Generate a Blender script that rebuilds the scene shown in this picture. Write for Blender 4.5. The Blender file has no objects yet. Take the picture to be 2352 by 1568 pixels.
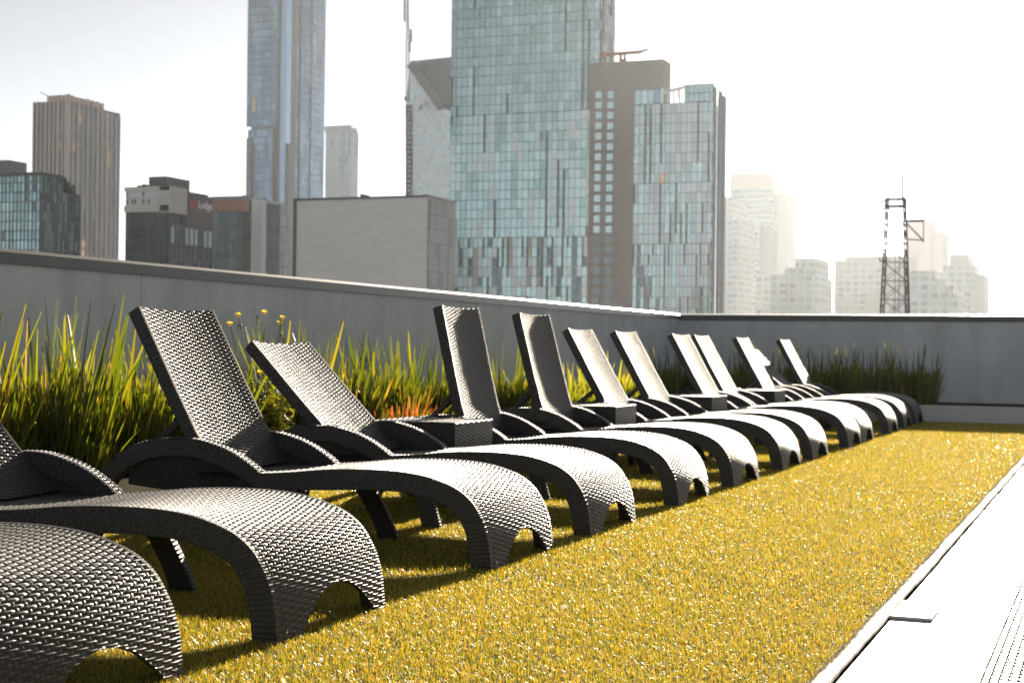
import bpy, math, random
import numpy as np
from mathutils import Matrix, Vector
R = math.radians
rng = np.random.default_rng(7)
random.seed(7)
scn = bpy.context.scene
col = scn.collection

# ------------------------------------------------------------------ camera, sky, sun, exposure
CAMZ = 0.86
cam_d = bpy.data.cameras.new('camera')
cam = bpy.data.objects.new('camera', cam_d); col.objects.link(cam)
cam_d.sensor_width = 36.0; cam_d.lens = 54.34
cam_d.clip_start = 0.05; cam_d.clip_end = 40000
CM = np.array([[0.93093, -0.00966, 0.36508], [0.36501, -0.00886, -0.93096], [0.01223, 0.99991, -0.00472]])
q_, r_ = np.linalg.qr(CM); q_ = q_ * np.sign(np.diag(r_)); CM = q_
cam.matrix_world = Matrix(((*CM[0], 0.0), (*CM[1], 0.0), (*CM[2], CAMZ), (0, 0, 0, 1)))
cam_d.dof.use_dof = True; cam_d.dof.focus_distance = 5.2; cam_d.dof.aperture_fstop = 7.0
scn.camera = cam

SUN_EL, SUN_AZ = 14.7, -3.0           # azimuth measured from +Y towards +X
w = bpy.data.worlds.new('World'); scn.world = w; w.use_nodes = True
wn = w.node_tree; wn.nodes.clear()
sky = wn.nodes.new('ShaderNodeTexSky'); sky.sky_type = 'NISHITA'; sky.sun_disc = False
sky.sun_elevation = R(SUN_EL); sky.sun_rotation = R(SUN_AZ)
sky.air_density = 0.28; sky.dust_density = 0.3; sky.ozone_density = 1.0; sky.altitude = 0
hs = wn.nodes.new('ShaderNodeHueSaturation'); hs.inputs["Saturation"].default_value = 0.20
bg = wn.nodes.new('ShaderNodeBackground'); bg.inputs['Strength'].default_value = 0.05
wo = wn.nodes.new('ShaderNodeOutputWorld')
wn.links.new(sky.outputs[0], hs.inputs['Color']); wn.links.new(hs.outputs[0], bg.inputs[0]); wn.links.new(bg.outputs[0], wo.inputs[0])
sl = bpy.data.lights.new('sun', 'SUN'); sl.energy = 5.0; sl.angle = R(0.5); sl.color = (1.0, 0.87, 0.70)
so = bpy.data.objects.new('sun', sl); col.objects.link(so)
SD = Vector((math.sin(R(SUN_AZ)) * math.cos(R(SUN_EL)), math.cos(R(SUN_AZ)) * math.cos(R(SUN_EL)), math.sin(R(SUN_EL))))
so.rotation_euler = SD.to_track_quat('Z', 'Y').to_euler(); so.location = (0, 10, 30)
scn.view_settings.view_transform = 'Standard'; scn.view_settings.look = 'None'
scn.view_settings.gamma = 1.0; scn.view_settings.use_curve_mapping = False
scn.view_settings.exposure = 1.68

# ------------------------------------------------------------------ photo measurements -> world
FP, CX, CY = 3550.0, 1176.0, 784.0
def ray(u, v): return CM @ np.array([(u - CX) / FP, -(v - CY) / FP, -1.0])
def ony(u, v, y):
    r = ray(u, v); t = y / r[1]; return np.array([r[0] * t, y, r[2] * t + CAMZ])
def onx(u, v, x):
    r = ray(u, v); t = x / r[0]; return np.array([x, r[1] * t, r[2] * t + CAMZ])

# ------------------------------------------------------------------ materials
def mat(name, base=(0.5, 0.5, 0.5), rough=0.6, spec=0.5, metal=0.0, noise=None, bump=None, coat=0.0, streak=0.0):
    """noise=(scale, amount): real colour mottling; bump=(kind, scale, strength)"""
    m = bpy.data.materials.new(name); m.use_nodes = True
    nt = m.node_tree; b = nt.nodes['Principled BSDF']
    b.inputs['Base Color'].default_value = (*base, 1); b.inputs['Roughness'].default_value = rough
    b.inputs['Specular IOR Level'].default_value = spec; b.inputs['Metallic'].default_value = metal
    b.inputs['Coat Weight'].default_value = coat
    tc = nt.nodes.new('ShaderNodeTexCoord')
    if noise:
        n = nt.nodes.new('ShaderNodeTexNoise'); n.inputs['Scale'].default_value = noise[0]; n.inputs['Detail'].default_value = 6
        mr = nt.nodes.new('ShaderNodeMapRange'); mr.inputs[1].default_value = 0.3; mr.inputs[2].default_value = 0.7
        mr.inputs[3].default_value = 1 - noise[1]; mr.inputs[4].default_value = 1 + noise[1]
        mx = nt.nodes.new('ShaderNodeMix'); mx.data_type = 'RGBA'; mx.blend_type = 'MULTIPLY'; mx.inputs[0].default_value = 1
        mx.inputs[6].default_value = (*base, 1)
        nt.links.new(tc.outputs['Object'], n.inputs['Vector']); nt.links.new(n.outputs[0], mr.inputs[0])
        nt.links.new(mr.outputs[0], mx.inputs[7])
        last = mx.outputs[2]
        if streak:
            mp_ = nt.nodes.new('ShaderNodeMapping'); mp_.inputs['Scale'].default_value = (2.6, 2.6, 0.35); n3 = nt.nodes.new('ShaderNodeTexNoise'); n3.inputs['Scale'].default_value = 1.6; n3.inputs['Detail'].default_value = 8
            m3 = nt.nodes.new('ShaderNodeMapRange'); m3.inputs[1].default_value = 0.45; m3.inputs[2].default_value = 0.75; m3.inputs[3].default_value = 1.0; m3.inputs[4].default_value = 1 - streak
            mx2 = nt.nodes.new('ShaderNodeMix'); mx2.data_type = 'RGBA'; mx2.blend_type = 'MULTIPLY'; mx2.inputs[0].default_value = 1
            nt.links.new(tc.outputs['Object'], mp_.inputs[0]); nt.links.new(mp_.outputs[0], n3.inputs['Vector']); nt.links.new(n3.outputs[0], m3.inputs[0]); nt.links.new(last, mx2.inputs[6]); nt.links.new(m3.outputs[0], mx2.inputs[7]); last = mx2.outputs[2]
        nt.links.new(last, b.inputs['Base Color'])
    if bump:
        bp = nt.nodes.new('ShaderNodeBump'); bp.inputs['Strength'].default_value = bump[2]; bp.inputs['Distance'].default_value = bump[3] if len(bump) > 3 else 0.003
        if bump[0] == 'noise':
            n2 = nt.nodes.new('ShaderNodeTexNoise'); n2.inputs['Scale'].default_value = bump[1]; n2.inputs['Detail'].default_value = 4
            nt.links.new(tc.outputs['Object'], n2.inputs['Vector']); nt.links.new(n2.outputs[0], bp.inputs['Height'])
        elif bump[0] == 'uvwave':
            n2 = nt.nodes.new('ShaderNodeTexWave'); n2.inputs['Scale'].default_value = bump[1]; n2.wave_profile = 'SIN'
            n2.inputs['Distortion'].default_value = 0.3
            nt.links.new(tc.outputs['UV'], n2.inputs['Vector']); nt.links.new(n2.outputs[1], bp.inputs['Height'])
        elif bump[0] == 'rows':
            # short woven rows: a brick pattern in UV metres
            br = nt.nodes.new('ShaderNodeTexBrick'); br.inputs['Scale'].default_value = 1.0
            br.inputs['Brick Width'].default_value = bump[1][0]; br.inputs['Row Height'].default_value = bump[1][1]
            br.inputs['Mortar Size'].default_value = bump[1][1] * 0.22; br.inputs['Mortar Smooth'].default_value = 0.8
            br.inputs[1].default_value = (1, 1, 1, 1); br.inputs[2].default_value = (.8, .8, .8, 1); br.inputs[3].default_value = (0, 0, 0, 1)
            nt.links.new(tc.outputs['UV'], br.inputs['Vector']); nt.links.new(br.outputs[0], bp.inputs['Height'])
        nt.links.new(bp.outputs[0], b.inputs['Normal'])
    return m

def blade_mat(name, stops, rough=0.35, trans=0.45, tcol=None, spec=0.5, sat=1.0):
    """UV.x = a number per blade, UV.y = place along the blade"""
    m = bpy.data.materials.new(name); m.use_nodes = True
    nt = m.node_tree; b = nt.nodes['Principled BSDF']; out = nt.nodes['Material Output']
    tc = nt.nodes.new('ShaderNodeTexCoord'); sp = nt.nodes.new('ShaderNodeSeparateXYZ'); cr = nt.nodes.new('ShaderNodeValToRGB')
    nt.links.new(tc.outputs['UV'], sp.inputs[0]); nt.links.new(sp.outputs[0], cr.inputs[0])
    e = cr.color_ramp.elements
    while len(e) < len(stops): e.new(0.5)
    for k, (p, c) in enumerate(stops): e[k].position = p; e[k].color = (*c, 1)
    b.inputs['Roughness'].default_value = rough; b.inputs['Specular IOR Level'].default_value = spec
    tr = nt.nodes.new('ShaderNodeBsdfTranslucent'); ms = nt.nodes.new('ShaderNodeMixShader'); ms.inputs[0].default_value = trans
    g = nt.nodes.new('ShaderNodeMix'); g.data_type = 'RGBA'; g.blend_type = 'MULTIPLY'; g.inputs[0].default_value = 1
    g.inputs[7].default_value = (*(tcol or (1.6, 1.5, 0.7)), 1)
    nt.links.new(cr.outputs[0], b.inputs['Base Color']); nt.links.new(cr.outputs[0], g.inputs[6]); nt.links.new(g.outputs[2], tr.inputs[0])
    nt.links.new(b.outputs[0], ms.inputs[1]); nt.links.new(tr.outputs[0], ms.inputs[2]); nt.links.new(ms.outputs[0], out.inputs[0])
    return m

M = {}
M['weave'] = mat('woven_resin', (0.050, 0.0455, 0.042), 0.42, 0.21, noise=(60, 0.18), bump=('noise', 900, 0.25, 0.0006))
M['weave_side'] = mat('woven_resin_side', (0.060, 0.058, 0.057), 0.5, 0.45, noise=(60, 0.15), bump=('rows', (0.045, 0.017), 1.0, 0.007))
M['resin'] = mat('moulded_resin', (0.030, 0.029, 0.029), 0.5, 0.4, noise=(30, 0.12))
M['panel'] = mat('woven_panel_shaded', (0.034, 0.033, 0.032), 0.6, 0.3, noise=(60, 0.15), bump=('rows', (0.045, 0.0135), 0.8, 0.003))  # base colour darkened to carry the shade of the arm recess
M['screw'] = mat('screw_metal', (0.6, 0.6, 0.58), 0.3, 0.5, metal=1.0)
M['render'] = mat('wall_render', (0.56, 0.585, 0.59), 0.9, 0.15, noise=(2.2, 0.07), bump=('noise', 160, 0.5, 0.004), streak=0.16)
M['coping'] = mat('coping_metal', (0.085, 0.084, 0.075), 0.38, 0.35, metal=0.0, noise=(3, 0.06))
M['kerb'] = mat('kerb_render', (0.60, 0.59, 0.56), 0.85, 0.2, noise=(5, 0.06), bump=('noise', 120, 0.4, 0.003))
M['soil'] = mat('planter_soil', (0.07, 0.055, 0.04), 0.95, 0.1, noise=(25, 0.4), bump=('noise', 40, 1.0, 0.03))
M['dark'] = mat('dark_membrane', (0.03, 0.03, 0.03), 0.7, 0.3)
M['joint'] = mat('joint_sealant', (0.16, 0.16, 0.16), 0.8, 0.2)

# ------------------------------------------------------------------ mesh builder
class MB:
    def __init__(s): s.v = []; s.q = []; s.uv = []; s.mi = []; s.n = 0
    def grid(s, P, U=None, keep=None, mi=0, flip=False):
        P = np.asarray(P, float); a, b = P.shape[:2]
        if U is None: U = np.zeros((a, b, 2))
        idx = s.n + np.arange(a * b).reshape(a, b)
        q = np.stack([idx[:-1, :-1], idx[1:, :-1], idx[1:, 1:], idx[:-1, 1:]], -1)
        if flip: q = q[..., ::-1]
        q = q.reshape(-1, 4)
        if keep is not None: q = q[np.asarray(keep).reshape(-1)]
        s.v.append(P.reshape(-1, 3)); s.uv.append(np.asarray(U, float).reshape(-1, 2)); s.q.append(q); s.n += a * b
        s.mi.append(np.full(len(q), mi))
        return s
    def quads(s, V, mi=0, U=None):
        """V (n,4,3) separate quads"""
        V = np.asarray(V, float); n = len(V)
        s.v.append(V.reshape(-1, 3)); s.uv.append(np.zeros((n * 4, 2)) if U is None else np.asarray(U, float).reshape(-1, 2))
        s.q.append(s.n + np.arange(n * 4).reshape(n, 4)); s.n += n * 4
        s.mi.append(np.broadcast_to(np.asarray(mi), (n,)).copy()); return s
    def box(s, x0, x1, y0, y1, z0, z1, mi=0):
        c = lambda *k: [(x0, x1)[k[0]], (y0, y1)[k[1]], (z0, z1)[k[2]]]
        F = [[(0,0,0),(0,1,0),(1,1,0),(1,0,0)], [(0,0,1),(1,0,1),(1,1,1),(0,1,1)], [(0,0,0),(1,0,0),(1,0,1),(0,0,1)],
             [(1,1,0),(0,1,0),(0,1,1),(1,1,1)], [(0,1,0),(0,0,0),(0,0,1),(0,1,1)], [(1,0,0),(1,1,0),(1,1,1),(1,0,1)]]
        V = np.array([[c(*k) for k in f] for f in F])
        ax = [(0, 1), (0, 1), (0, 2), (0, 2), (1, 2), (1, 2)]
        U = np.array([[[p[a], p[b]] for p in V[i]] for i, (a, b) in enumerate(ax)])
        return s.quads(V, mi, U)
    def bar(s, p, q, w, h=None, mi=0, up=(0, 0, 1)):
        p, q = np.array(p, float), np.array(q, float); h = h or w
        d = q - p; L = np.linalg.norm(d); d /= L
        a = np.cross(d, up)
        if np.linalg.norm(a) < 1e-4: a = np.cross(d, (1, 0, 0))
        a /= np.linalg.norm(a); b = np.cross(a, d)
        r = [(-1, -1), (1, -1), (1, 1), (-1, 1), (-1, -1)]
        P = np.array([[e + a * i * w / 2 + b * j * h / 2 for (i, j) in r] for e in (p, q)])
        s.grid(P, flip=True)
        for e, f in ((p, 1), (q, -1)):
            V = [e + a * i * w / 2 + b * j * h / 2 for (i, j) in r[:4]]
            s.quads([V if f == 1 else V[::-1]])
        s.mi[-1][:] = mi; s.mi[-2][:] = mi; s.mi[-3][:] = mi
        return s
    def tube(s, pts, rad, k=8, mi=0):
        pts = np.asarray(pts, float); rad = np.broadcast_to(rad, (len(pts),)); rings = []
        for i in range(len(pts)):
            d = pts[min(i + 1, len(pts) - 1)] - pts[max(i - 1, 0)]; d /= np.linalg.norm(d) + 1e-9
            a = np.cross(d, (0.3, 0.1, 1)); a = a / (np.linalg.norm(a) + 1e-9); b = np.cross(d, a)
            t = np.linspace(0, 2 * np.pi, k + 1)
            rings.append(pts[i] + rad[i] * (np.cos(t)[:, None] * a + np.sin(t)[:, None] * b))
        return s.grid(np.array(rings), mi=mi)
    def build(s, name, mats, parent=None, smooth=True, angle=38):
        me = bpy.data.meshes.new(name)
        V = np.concatenate(s.v); Q = np.concatenate(s.q); U = np.concatenate(s.uv); mi = np.concatenate(s.mi)
        me.vertices.add(len(V)); me.vertices.foreach_set('co', V.astype(np.float32).ravel())
        me.loops.add(Q.size); me.loops.foreach_set('vertex_index', Q.astype(np.int32).ravel())
        me.polygons.add(len(Q)); me.polygons.foreach_set('loop_start', (np.arange(len(Q)) * 4).astype(np.int32))
        me.polygons.foreach_set('loop_total', np.full(len(Q), 4, np.int32))
        me.polygons.foreach_set('material_index', mi.astype(np.int32))
        ul = me.uv_layers.new(name='UVMap'); ul.data.foreach_set('uv', U[Q.ravel()].astype(np.float32).ravel())
        me.update(calc_edges=True); me.validate()
        me.polygons.foreach_set('use_smooth', np.full(len(me.polygons), smooth))
        if smooth and angle: me.set_sharp_from_angle(angle=R(angle))
        for m in (mats if isinstance(mats, (list, tuple)) else [mats]): me.materials.append(m)
        o = bpy.data.objects.new(name, me); col.objects.link(o); o.parent = parent
        return o

def blades(base, L, wd, lean, az, curve, K=5, twist=None, tip=0.15, rnd=None, taper=0.6, up0=None):
    """base (n,3); lean/az radians; returns P (n,K+1,2,3), U"""
    n = len(base); t = np.linspace(0, 1, K + 1)[None, :]
    ang = lean[:, None] + curve[:, None] * t
    dz = np.cos(ang); dr = np.sin(ang)
    st = L[:, None] / K
    z = np.concatenate([np.zeros((n, 1)), np.cumsum(dz[:, :-1] * st, 1)], 1); r = np.concatenate([np.zeros((n, 1)), np.cumsum(dr[:, :-1] * st, 1)], 1)
    C = np.stack([base[:, None, 0] + r * np.cos(az)[:, None], base[:, None, 1] + r * np.sin(az)[:, None], base[:, None, 2] + z], -1)
    tw = (az + np.pi / 2 + (twist if twist is not None else 0))[:, None] + 0.0 * t
    sd = np.stack([np.cos(tw), np.sin(tw), 0 * tw], -1)
    wv = wd[:, None] * (1 - (1 - tip) * np.clip((t - taper) / (1 - taper), 0, 1) ** 1.3)
    P = np.stack([C - sd * wv[..., None] / 2, C + sd * wv[..., None] / 2], 2)
    rnd = rng.random(n) if rnd is None else rnd
    U = np.stack([np.broadcast_to(rnd[:, None, None], (n, K + 1, 2)), np.broadcast_to(t[:, :, None], (n, K + 1, 2))], -1)
    return P, U
def add_blades(mb, P, U, mi=0):
    n, k = P.shape[:2]; idx = mb.n + np.arange(n * k * 2).reshape(n, k, 2)
    q = np.stack([idx[:, :-1, 0], idx[:, :-1, 1], idx[:, 1:, 1], idx[:, 1:, 0]], -1).reshape(-1, 4)
    mb.v.append(P.reshape(-1, 3)); mb.uv.append(U.reshape(-1, 2)); mb.q.append(q); mb.n += n * k * 2; mb.mi.append(np.full(len(q), mi))

def tag(o, label=None, cat=None, group=None, kind=None):
    if label: o['label'] = label
    if cat: o['category'] = cat
    if group: o['group'] = group
    if kind: o['kind'] = kind
    return o
def empty(name, loc=(0, 0, 0), rz=0.0):
    o = bpy.data.objects.new(name, None); col.objects.link(o); o.location = loc; o.rotation_euler = (0, 0, rz)
    o.empty_display_size = 0.1
    return o
def copy_tree(o, parent=None):
    c = o.copy(); col.objects.link(c); c.parent = parent
    for ch in list(o.children): copy_tree(ch, c)
    return c

def smooth_path(pts, n):
    """Catmull-Rom through pts, resampled to n points evenly by length; returns points and length"""
    p = np.array(pts, float); e = np.vstack([2 * p[0] - p[1], p, 2 * p[-1] - p[-2]]); o = []
    for i in range(len(p) - 1):
        a, b, c, d = e[i:i + 4]; t = np.linspace(0, 1, 40, endpoint=(i == len(p) - 2))[:, None]
        o.append(0.5 * ((2 * b) + (-a + c) * t + (2 * a - 5 * b + 4 * c - d) * t ** 2 + (-a + 3 * b - 3 * c + d) * t ** 3))
    o = np.vstack(o); L = np.concatenate([[0], np.cumsum(np.linalg.norm(np.diff(o, axis=0), axis=1))])
    t = np.linspace(0, L[-1], n)
    return np.stack([np.interp(t, L, o[:, k]) for k in range(o.shape[1])], 1), L[-1]

# woven surface: flat strips run across (v), thin spokes run along (u)
PR, PV = 0.0098, 0.075
def weave_h(u, v, vw, amp=1.0, rim=0.030):
    r = np.floor(u / PR); a = u / PR - r
    c = (1 - np.abs(2 * a - 1) ** 2.6)
    ph = np.cos(2 * np.pi * (v / PV + 0.5 * (r % 2)))
    wv = np.tanh(1.5 * (ph + 0.25)) / math.tanh(1.9)
    edge = np.clip((np.minimum(v, vw - v) - rim * 0.55) / (rim * 0.45), 0, 1)
    wv = wv * edge + (1 - edge) * 0.55
    strip = c * (0.0006 + 0.0056 * (0.5 + 0.5 * wv)) - 0.0003
    sd = (v / (PV / 2)) - np.round(v / (PV / 2)); sd = np.abs(sd) * PV / 2
    spoke = np.where(edge > 0.5, np.clip(1 - (sd / 0.0050) ** 2, 0, 1) * (0.0006 + 0.0024 * (0.5 - 0.5 * wv)), 0)
    return np.maximum(strip, spoke) * amp - 0.004 * amp
def grid_normals(P):
    du = np.gradient(P, axis=0); dv = np.gradient(P, axis=1)
    n = np.cross(dv, du); n /= np.linalg.norm(n, axis=-1, keepdims=True) + 1e-12
    return n

# ------------------------------------------------------------------ the terrace
def struct(name, mb, m, smooth=False): return tag(mb.build(name, m, None, smooth=smooth), kind='structure')
XW, YW = -6.25, 22.9
struct('roof_slab', MB().box(-6.6, 14, -8, 23.25, -40.5, -0.06), M['kerb'])
struct('turf_base', MB().box(-4.95, -0.735, -3, 20.16, -0.055, 0.0), mat('turf_backing', (0.10, 0.10, 0.02), 0.95, 0.1, noise=(180, 0.5), bump=('noise', 400, 1.0, 0.01)))

# white wet pool deck
md = mat('wet_white_tile', (0.62, 0.60, 0.57), 0.22, 0.5, noise=(9, 0.04))
nt = md.node_tree; b = nt.nodes['Principled BSDF']; tc = nt.nodes.new('ShaderNodeTexCoord')
n = nt.nodes.new('ShaderNodeTexNoise'); n.inputs['Scale'].default_value = 2.3; n.inputs['Detail'].default_value = 5
mr = nt.nodes.new('ShaderNodeMapRange'); mr.inputs[1].default_value = 0.42; mr.inputs[2].default_value = 0.6; mr.inputs[3].default_value = 0.08; mr.inputs[4].default_value = 0.5
nt.links.new(tc.outputs['Object'], n.inputs['Vector']); nt.links.new(n.outputs[0], mr.inputs[0]); nt.links.new(mr.outputs[0], b.inputs['Roughness'])
struct('pool_deck', MB().box(-0.678, -0.333, -6, 20.16, -0.055, -0.002), md)
struct('pool_surround', MB().box(0.062, 12, -6, 20.16, -0.055, -0.002), md)
struct('drain_channel', MB().box(-0.735, 0.062, -6, 20.16, -0.058, -0.046), M['dark'])

# curled white edge of the turf: a rolled strip along the lawn
E_ = MB(); ys = np.linspace(-3, 20.1, 900); t = np.linspace(-0.1, np.pi * 1.05, 11)
wob = 0.0015 * np.sin(ys * 3.1) + 0.001 * np.sin(ys * 11.7) + 0.0007 * rng.normal(size=len(ys))
rad = 0.014 + 0.001 * np.sin(ys * 5.3)
P = np.stack([np.stack([-0.712 + wob + np.cos(a) * rad * 1.7, ys, np.maximum(-0.03, np.sin(a) * rad)], 1) for a in t], 1)
E_.grid(P)
n = 9000; yb = rng.uniform(1.8, 14, n); P, U = blades(np.stack([rng.uniform(-.738, -.715, n), yb, np.full(n, .006)], 1), rng.uniform(.008, .020, n), np.full(n, .0016), rng.uniform(.2, 1.2, n), rng.uniform(0, 6.28, n), rng.uniform(0, 1, n), K=2)
add_blades(E_, P, U)
edge = E_.build('turf_edging', mat('white_edging', (0.72, 0.69, 0.62), 0.7, 0.3, noise=(120, 0.15), bump=('noise', 500, 1.0, 0.004)))
tag(edge, 'long white rolled edging strip between the turf and the wet pool deck', 'edging')

# square white skimmer lid on the deck
lid = empty('skimmer_lid', (-0.617, 5.31, -0.002))
tag(lid, 'square raised white access lid on the wet deck beside the turf edge', 'lid')
MB().box(-0.067, 0.067, -0.172, 0.172, 0.002, 0.011).build('lid_plate', md, lid, smooth=False)
MB().box(-0.063, 0.063, -0.166, 0.166, 0.0, 0.002).build('lid_rim', M['soil'], lid, smooth=False)

# overflow grate: long slats with cross pegs
gr = empty('overflow_grate', (0, 0, -0.022))
tag(gr, 'white slatted overflow grate running along the pool deck at bottom right', 'grate')
g = MB(); gp = MB()
for k in range(16):
    x = -0.325 + k * 0.0235
    g.box(x, x + 0.0115, 0.5, 20.1, 0.0, 0.018)
    yy = np.arange(2.5, 14, 0.05)
    if k < 15:
        V = []
        for y in yy: 
            x0, x1, y0, y1, z = x + 0.0128, x + 0.0232, y, y + 0.012, 0.005
            V.append([(x0, y0, z), (x1, y0, z), (x1, y1, z), (x0, y1, z)])
            V.append([(x0, y0, 0.002), (x1, y0, 0.002), (x1, y0, z), (x0, y0, z)])
        gp.quads(V)
mg = mat('grate_plastic', (0.50, 0.42, 0.34), 0.4, 0.5)
g.build('slats', mg, gr, smooth=False); gp.build('cross_pegs', mg, gr, smooth=False)

# boundary walls: panels with joints, metal coping
wl = empty('boundary_wall', (XW, 7, 0)); tag(wl, 'long grey rendered parapet wall with metal coping behind the row of loungers', 'wall')
J = [-5.97 + 1.492 * k for k in range(20) if -5.97 + 1.492 * k < YW] ; J = [-8.0] + J[1:] + [YW + 0.3]
m_ = MB(); j_ = MB()
for a, b2 in zip(J[:-1], J[1:]): m_.box(-0.25, 0.0, a + 0.004 - 7, b2 - 0.004 - 7, -0.05, 1.335)
m_.box(-0.25, -0.008, -15, YW + 0.3 - 7, -0.05, 1.330)
m_.build('rendered_panels', M['render'], wl, smooth=False)
def coping_profile(): return [(-0.02, 1.34), (0.022, 1.335), (0.022, 1.405), (0.004, 1.424), (-0.29, 1.45), (-0.29, 1.34)]
c_ = MB(); cj = MB(); pr = coping_profile()
seg = [-8.0, 3.0, 6.9, 9.92, 12.95, 16.0, 19.0, YW + 0.02]
for a, b2 in zip(seg[:-1], seg[1:]):
    P = np.array([[(x, y - 7, z) for x, z in pr + pr[:1]] for y in (a + 0.003, b2 - 0.003)]); c_.grid(P, flip=False)
c_.build('coping', M['coping'], wl, smooth=False)

wb = empty('end_wall', (3, YW, 0)); tag(wb, 'shaded grey end wall with metal coping closing the far side of the terrace', 'wall')
m_ = MB(); xs = [XW + 0.0, -4.9, -1.9, 1.1, 4.1, 7.1, 10.1, 13.1]
for a, b2 in zip(xs[:-1], xs[1:]): m_.box(a + 0.003 - 3, b2 - 0.003 - 3, 0.0, 0.25, 0.0, 1.325)
m_.box(XW - 3, 10.1, 0.008, 0.25, 0, 1.32)
m_.build('rendered_panels', M['render'], wb, smooth=False)
c_ = MB(); seg = [XW - 0.02, -2.95, 0.2, 3.4, 6.6, 13]
for a, b2 in zip(seg[:-1], seg[1:]):
    P = np.array([[(x - 3, -px, z - 0.013) for px, z in pr + pr[:1]] for x in (a + 0.003, b2 - 0.003)]); c_.grid(P, flip=True)
c_.build('coping', M['coping'], wb, smooth=False)
MB().box(XW - 3, 10, -0.03, 0.0, 0.0, 0.17).build('skirting', M['dark'], wb, smooth=False)

# planter kerbs
kb = MB().box(-4.95, 13, 20.18, 20.42, -0.05, 0.205); kb = tag(kb.build('planter_kerb', M['kerb'], None, smooth=False), 'low pale rendered kerb of the planter below the shaded end wall', 'kerb')
kl = MB().box(-5.15, -4.955, -8, 20.42, -0.05, 0.13); kl = tag(kl.build('planter_kerb', M['kerb'], None, smooth=False), 'low pale kerb behind the loungers holding the strappy plants along the long wall', 'kerb')
s_ = MB().box(XW, -5.155, -8, YW, -0.05, 0.11).box(-5.155, 13, 20.425, YW, -0.05, 0.15)
tag(s_.build('planter_soil', M['soil'], None, smooth=False), kind='structure')

# ------------------------------------------------------------------ lounger
W = 0.71
TOP = [(0.0, 0.0), (0.006, 0.055), (0.013, 0.109), (0.029, 0.166), (0.052, 0.214), (0.089, 0.266), (0.143, 0.307), (0.212, 0.335), (0.304, 0.358), (0.424, 0.370), (0.585, 0.371), (0.742, 0.363), (0.903, 0.346), (1.05, 0.335), (1.20, 0.332), (1.34, 0.332)]
UND = [(0.085, 0.0), (0.090, 0.04), (0.095, 0.075), (0.110, 0.136), (0.133, 0.185), (0.165, 0.223), (0.234, 0.257), (0.303, 0.274), (0.386, 0.287), (0.461, 0.290), (0.584, 0.288), (0.74, 0.280), (0.913, 0.275), (1.05, 0.272)]
OUTER = [(0.965, 0.272), (1.012, 0.313), (1.068, 0.359), (1.152, 0.407), (1.237, 0.440), (1.322, 0.461), (1.408, 0.467), (1.524, 0.460), (1.624, 0.439), (1.700, 0.404), (1.765, 0.361), (1.84, 0.290), (1.91, 0.190), (1.955, 0.095), (1.975, 0.0)]
INNER = [(1.040, 0.266), (1.067, 0.282), (1.134, 0.318), (1.207, 0.349), (1.293, 0.377), (1.378, 0.391), (1.465, 0.390), (1.564, 0.379), (1.640, 0.351), (1.693, 0.324), (1.75, 0.272), (1.81, 0.190), (1.85, 0.10), (1.865, 0.0)]
def S(p, y): return np.stack([-p[..., 0], np.broadcast_to(y, p[..., 0].shape), p[..., 1]], -1)     # (s,z) profile -> local xyz

def seat_mesh():
    nu, nv = 920, 190
    p, L = smooth_path(TOP, nu)
    t = np.linspace(0, L, nu); v = np.linspace(0, W, nv)
    T, V = np.meshgrid(t, v, indexing='ij')
    yy = np.array([0, .125, .165, .20, .25, .31, .37, .44, .50, .55, .595, .63, .66, W]); zz = np.array([0, 0, .035, .068, .100, .121, .129, .122, .100, .068, .035, 0, 0, 0])
    t0 = np.interp(v, yy, zz) * 1.02
    Tc = np.maximum(T, t0[None, :])
    S0 = np.interp(Tc, t, p[:, 0]); Z0 = np.interp(Tc, t, p[:, 1])
    P = np.stack([-S0, V, Z0], -1)
    pn = np.stack([-np.gradient(p[:, 0]), np.gradient(p[:, 1])], 1)      # (dx, dz)
    pn /= np.linalg.norm(pn, axis=1, keepdims=True); nn = np.stack([pn[:, 1], -pn[:, 0]], 1)     # outward (x,z)
    NX = np.interp(Tc, t, nn[:, 0]); NZ = np.interp(Tc, t, nn[:, 1])
    dish = (1 - (2 * V / W - 1) ** 2) * np.interp(Tc, [0, .12, .26, .42, .6], [.014, .013, .006, -.008, -.013])
    P[..., 0] += NX * dish; P[..., 2] += NZ * dish
    n = grid_normals(P); 
    h = weave_h(T, V, W) * np.clip((T - t0[None, :]) / 0.006, 0, 1)
    n0 = np.stack([NX, 0 * NX, NZ], -1)
    P = P + n0 * h[..., None]
    clamp = T <= t0[None, :] + 1e-6
    keep = ~(clamp[:-1, :-1] & clamp[1:, :-1] & clamp[1:, 1:] & clamp[:-1, 1:])
    m = MB(); m.grid(P, keep=keep, flip=True)
    # underside sheet and the edge of the arch
    B = np.stack([-S0, V, Z0], -1); B[..., 0] += NX * (dish - 0.016); B[..., 2] += NZ * (dish - 0.016)
    m.grid(B[::6, ::4], keep=keep[::6, ::4][:B[::6, ::4].shape[0] - 1, :B[::6, ::4].shape[1] - 1])
    j = np.arange(nv); i0 = np.argmax(T > t0[None, :] + 1e-6, axis=0) - 1; i0 = np.maximum(i0, 0)
    m.grid(np.stack([P[i0, j], B[i0, j]]))
    return m

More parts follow.
